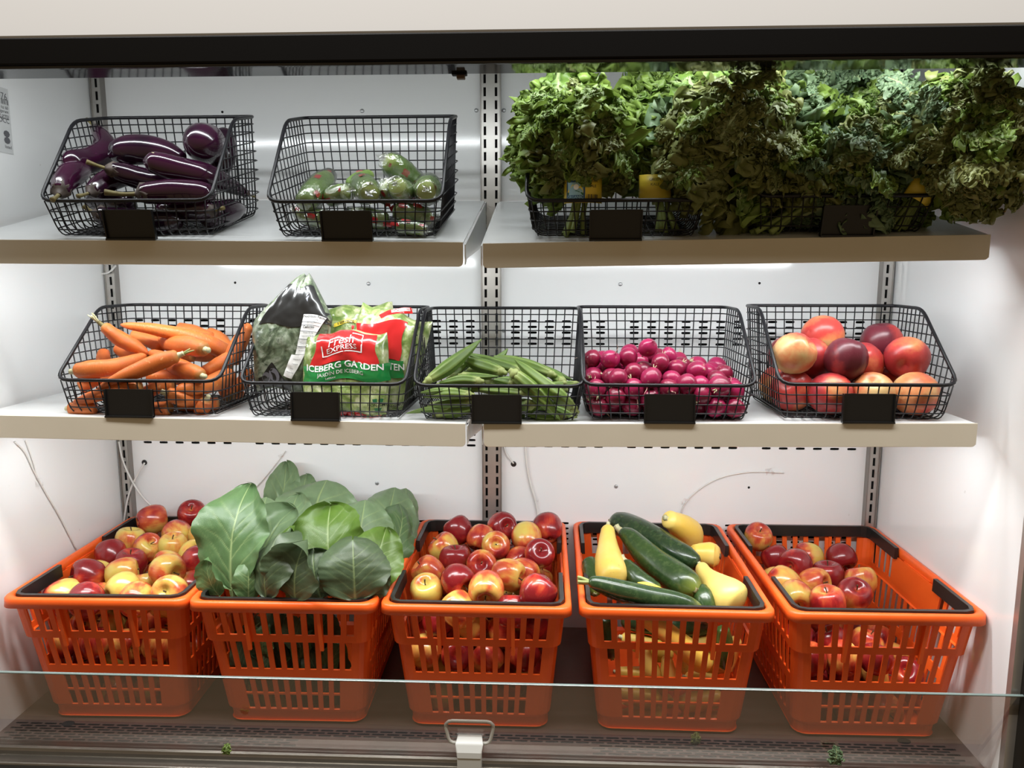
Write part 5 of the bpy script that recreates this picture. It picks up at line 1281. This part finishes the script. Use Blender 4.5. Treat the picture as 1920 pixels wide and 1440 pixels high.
for sx in (-1, 1): bg1.patch('leaf_mark', [(1115 + sx * 6, 1000), (1115 + sx * 36, 1004), (1115 + sx * 30, 1028), (1115 + sx * 4, 1030)], 'print_darkgreen', .0011, 6, 4)
bg1.patch('leaf_mark', [(1090, 1066), (1140, 1066), (1130, 1088), (1100, 1088)], 'print_darkgreen', .0011, 6, 4)
# second red bag, tilted to the side
bg2 = Bag('red iceberg salad bag tilted against the wire side behind the foremost one', 1130, 745, -.318, .066, .088, .024, 17, 8, 'lettuce_in_film', 2)
bg2.patch('red_panel', [(960, 480), (1310, 470), (1260, 740), (960, 735)], 'print_redbright', .0014, wav=10)
bg2.patch('green_band', [(950, 760), (1290, 735), (1290, 855), (950, 870)], 'print_green', .0018, 20, wav=5)
bg2.patch('red_strip', [(1110, 420), (1330, 360), (1345, 395), (1130, 455)], 'print_redbright', .0006); bg2.patch('pale_strip', [(1190, 402), (1322, 364), (1326, 384), (1196, 424)], 'print_white', .0011)
bg2.text('GUARANTEED FRESH', 1258, 394, 19, 'print_red', -16, .0024); bg2.text('TEN', 1245, 780, 62, 'print_white', -2, bold=1.2); bg2.text('NON-GMO', 1215, 1050, 27, 'print_black', 0, bold=.5)
# third bag behind with the yellow ribbon
bg3 = Bag('salad bag with a yellow ribbon showing above the foremost red one', 960, 690, -.275, .070, .084, .022, -4, 6, 'lettuce_in_film', 3)
bg3.patch('red_panel', [(930, 500), (1180, 470), (1190, 700), (930, 720)], 'print_redbright', .0014, wav=8)
bg3.patch('yellow_ribbon', [(800, 492), (980, 448), (984, 472), (804, 518)], 'print_yellow', .0016, 14, 4, wav=3); bg3.text('5 SERVINGS', 890, 484, 24, 'print_black', -13, .0024, bold=.4)
bg3.patch('leaf_mark', [(1040, 440), (1100, 436), (1100, 468), (1040, 474)], 'print_darkgreen', .0010)
# dark bag
bg4 = Bag('dark salad bag with a white nutrition label and peaked clear top', 480, 545, -.345, .068, .098, .024, 0, 10, 'greens_in_film', 4, prof=lambda v: (1 - .90 * max(0, (v - .22) / .78) ** 1.15) * (1 - .10 * max(0, -v)), skew=.024)
bg4.patch('black_panel', [(480, 225), (650, 232), (775, 500), (270, 500)], 'print_black', .0012, 24, 20)
bg4.patch('black_panel', [(640, 420), (760, 420), (700, 560), (560, 600)], 'print_black', .00065)
bg4.patch('black_panel', [(375, 775), (380, 778), (470, 880), (290, 880)], 'print_black', .0006); bg4.patch('black_panel', [(270, 870), (520, 870), (500, 945), (270, 945)], 'print_black', .0006)
for (x, y, r) in ((600, 272, 34), (645, 340, 36), (390, 862, 40), (330, 880, 30)):
    obj('leaf_print', mesh('leaf_print', [bg4.zo(x + r * math.cos(k * .5236), y + r * 1.2 * math.sin(k * .5236), .0010) for k in range(12)], [tuple(range(12))], 'print_lilac'), bg4.body)
bg4.patch('nutrition_label', [(600, 420), (748, 462), (612, 705), (545, 690)], 'print_white', .0020, 10, 16); bg4.patch('nutrition_label', [(520, 690), (610, 706), (520, 860), (462, 845)], 'print_white', .0020, 10, 12)
for s_, x, y, z in (('Nutrition Facts', 672, 452, 24), ('about 2 servings', 664, 472, 12), ('Serving size', 655, 490, 14), ('Calories', 634, 520, 24), ('Total Fat 0g', 632, 560, 14), ('Saturated Fat 0g', 628, 582, 13), ('Sodium 30mg', 618, 604, 13), ('Total Carb 4g', 612, 628, 13), ('Dietary Fiber 2g', 604, 652, 13), ('Protein 2g', 594, 676, 13), ('Vitamin D', 556, 730, 12), ('Calcium', 545, 760, 12), ('Iron', 525, 790, 12), ('Potassium', 512, 815, 12)):
    bg4.text(s_, x, y, z, 'print_black', 14, .0030, bold=.3 if z > 20 else 0)
for y in (478, 500, 540, 592, 640): bg4.patch('label_rule', [(590 - (y - 470) * .22, y - 8), (720 - (y - 470) * .42, y + 26), (719 - (y - 470) * .42, y + 29), (589 - (y - 470) * .22, y - 5)], 'print_black', .0030, 8, 1)
# clear peak and stray film
V = [bg4.zo(x, y, o) for x, y, o in ((440, 260, .001), (545, 165, .0), (600, 145, .0), (632, 235, .001), (560, 235, .002))]
obj('clear_peak', mesh('clear_peak', V, [(0, 1, 4), (1, 2, 4), (2, 3, 4)], 'clear_film', False), bg4.body)

# ================================================================== CORDS, STICKER, SCRAPS
def cord(label, pts, r=.0017, tapes=()):
    c = sum((Vector(p) for p in pts), Vector()) / len(pts); t = thing('cord', label, 'cord', c)
    tube('cable', [np.array(Vector(p) - c) for p in pts], r, 'cord_white', t)
    for p, s in tapes:
        p = Vector(p) - c; V = []; F = []; rs = random.Random(int(p.x * 1000) + 3)
        for k in range(5):
            b = len(V); V += [p + Vector((rs.uniform(-s, s), rs.uniform(-.004, -.001), rs.uniform(-s, s))) for _ in range(3)]; F.append((b, b + 1, b + 2))
        obj('tape', mesh('tape', V, F, 'clear_film', False), t)
wbk = lambda L: [atY(x, y, -.004) for x, y in L]
LWX = -XW + .003
lw = [atX(x, y, LWX) for x, y in ((28, 828), (48, 850), (64, 884), (88, 928), (110, 965), (128, 1000), (143, 1030))]
cord('thin white cord running down the side wall with a scrap of tape', lw, .0016, [(atX(72, 905, LWX + .002), .011)])
cord('second thin white cord joining the taped one on the side wall', [atX(x, y, LWX) for x, y in ((48, 826), (56, 848), (64, 872), (70, 898))], .0013)
cord('white cord leaving the black grommet beside the single upright', [atY(x, y, -.017) for x, y in ((271, 868), (258, 890), (246, 914), (238, 942), (232, 980))], .002)
cord('white cord crossing over the upright towards the apples', [atY(x, y, -.020) for x, y in ((223, 828), (230, 862), (244, 895), (262, 925), (284, 950))], .002)
cord('short white cord into the grommet next to the double upright', wbk([(945, 838), (950, 852), (957, 862), (963, 869)]), .0017)
cord('white cord hanging on the back wall behind the middle apples', wbk([(985, 834), (988, 870), (994, 905), (1004, 940), (1010, 972)]), .0026, [(atY(1008, 938, -.005), .005)])
cord('white cord with taped tip curving on the back wall above the squash', wbk([(1277, 962), (1284, 945), (1305, 922), (1345, 898), (1390, 887), (1430, 885), (1470, 887)]), .0015, [(atY(1284, 940, -.005), .010), (atY(1444, 884, -.005), .012)])
cord('white cord end sticking up behind the collard leaves', wbk([(478, 915), (495, 897), (512, 876), (525, 860), (535, 846)]), .0013, [(atY(528, 856, -.005), .008)])
cord('white cord looped below the eggplant shelf', [atY(x, y, -.02) for x, y in ((160, 490), (172, 505), (190, 513), (205, 510), (217, 498))], .002)

# equipment sticker on the side wall
p1 = atX(15, 168, -XW); p2 = atX(24, 290, -XW); Yr = (p1.y + p2.y) / 2; zt, zb = p1.z, p2.z; H_ = zt - zb
st_ = thing('sticker', 'grey equipment sticker with barcode on the side wall', 'sticker', (-XW + .0006, Yr - .05, zb))
sf = lambda x, y, o=0.: (o, x + .05, y)
obj('paper', mesh('paper', [sf(-.10, 0), sf(0, 0), sf(0, H_), sf(-.10, H_)], [(0, 1, 2, 3)], 'sticker_grey', False), st_)
for s_, y, z in (('S/N 140076', .865, .017), ('DCC', .50, .012), ('volts 115 hz 60', .70, .008), ('refrigerant', .64, .008), ('design press', .58, .008), ('high side', .54, .007), ('listed', .10, .008)):
    obj('lettering', text_mesh('lettering', s_, z, 'print_grey', lambda x, yy, y=y: sf(-.004 + x, H_ * y + yy, .0004), align='RIGHT'), st_)
for k in range(26):
    x = -.003 - k * .0034; w_ = random.choice((.0008, .0016, .0022)); obj('barcode_bar', mesh('barcode_bar', [sf(x - w_, H_ * .75, .0004), sf(x, H_ * .75, .0004), sf(x, H_ * .83, .0004), sf(x - w_, H_ * .83, .0004)], [(0, 1, 2, 3)], 'print_grey', False), st_)
for k in range(2):
    y = H_ * (.30 - .10 * k); obj('approval_mark', mesh('approval_mark', [sf(-.014 + .008 * math.cos(a * .785), y + .006 * math.sin(a * .785), .0004) for a in range(8)], [tuple(range(8))], 'print_grey', False), st_)

# scraps of kale on the deck and rail
def scrap(label, x, y, Y, s, kind):
    p = atY(x, y, Y); o = obj('kale_scrap', KL[kind][1]); o.matrix_world = leaf_mtx(p, p + Vector((.2, -.1, .97)) * s, (.2, -1, .4), 1.3); tag(o, label, 'kale scrap')
scrap('curly scrap of kale leaf caught on the metal rail below the partly filled basket', 1558, 1436, -.497, .034, 'blue')
scrap('small withered kale scrap on the grille by the zucchini basket', 1300, 1398, -.425, .024, 'olive')
scrap('tiny pale kale scrap on the rail ledge below the collard basket', 424, 1416, -.528, .020, 'green')
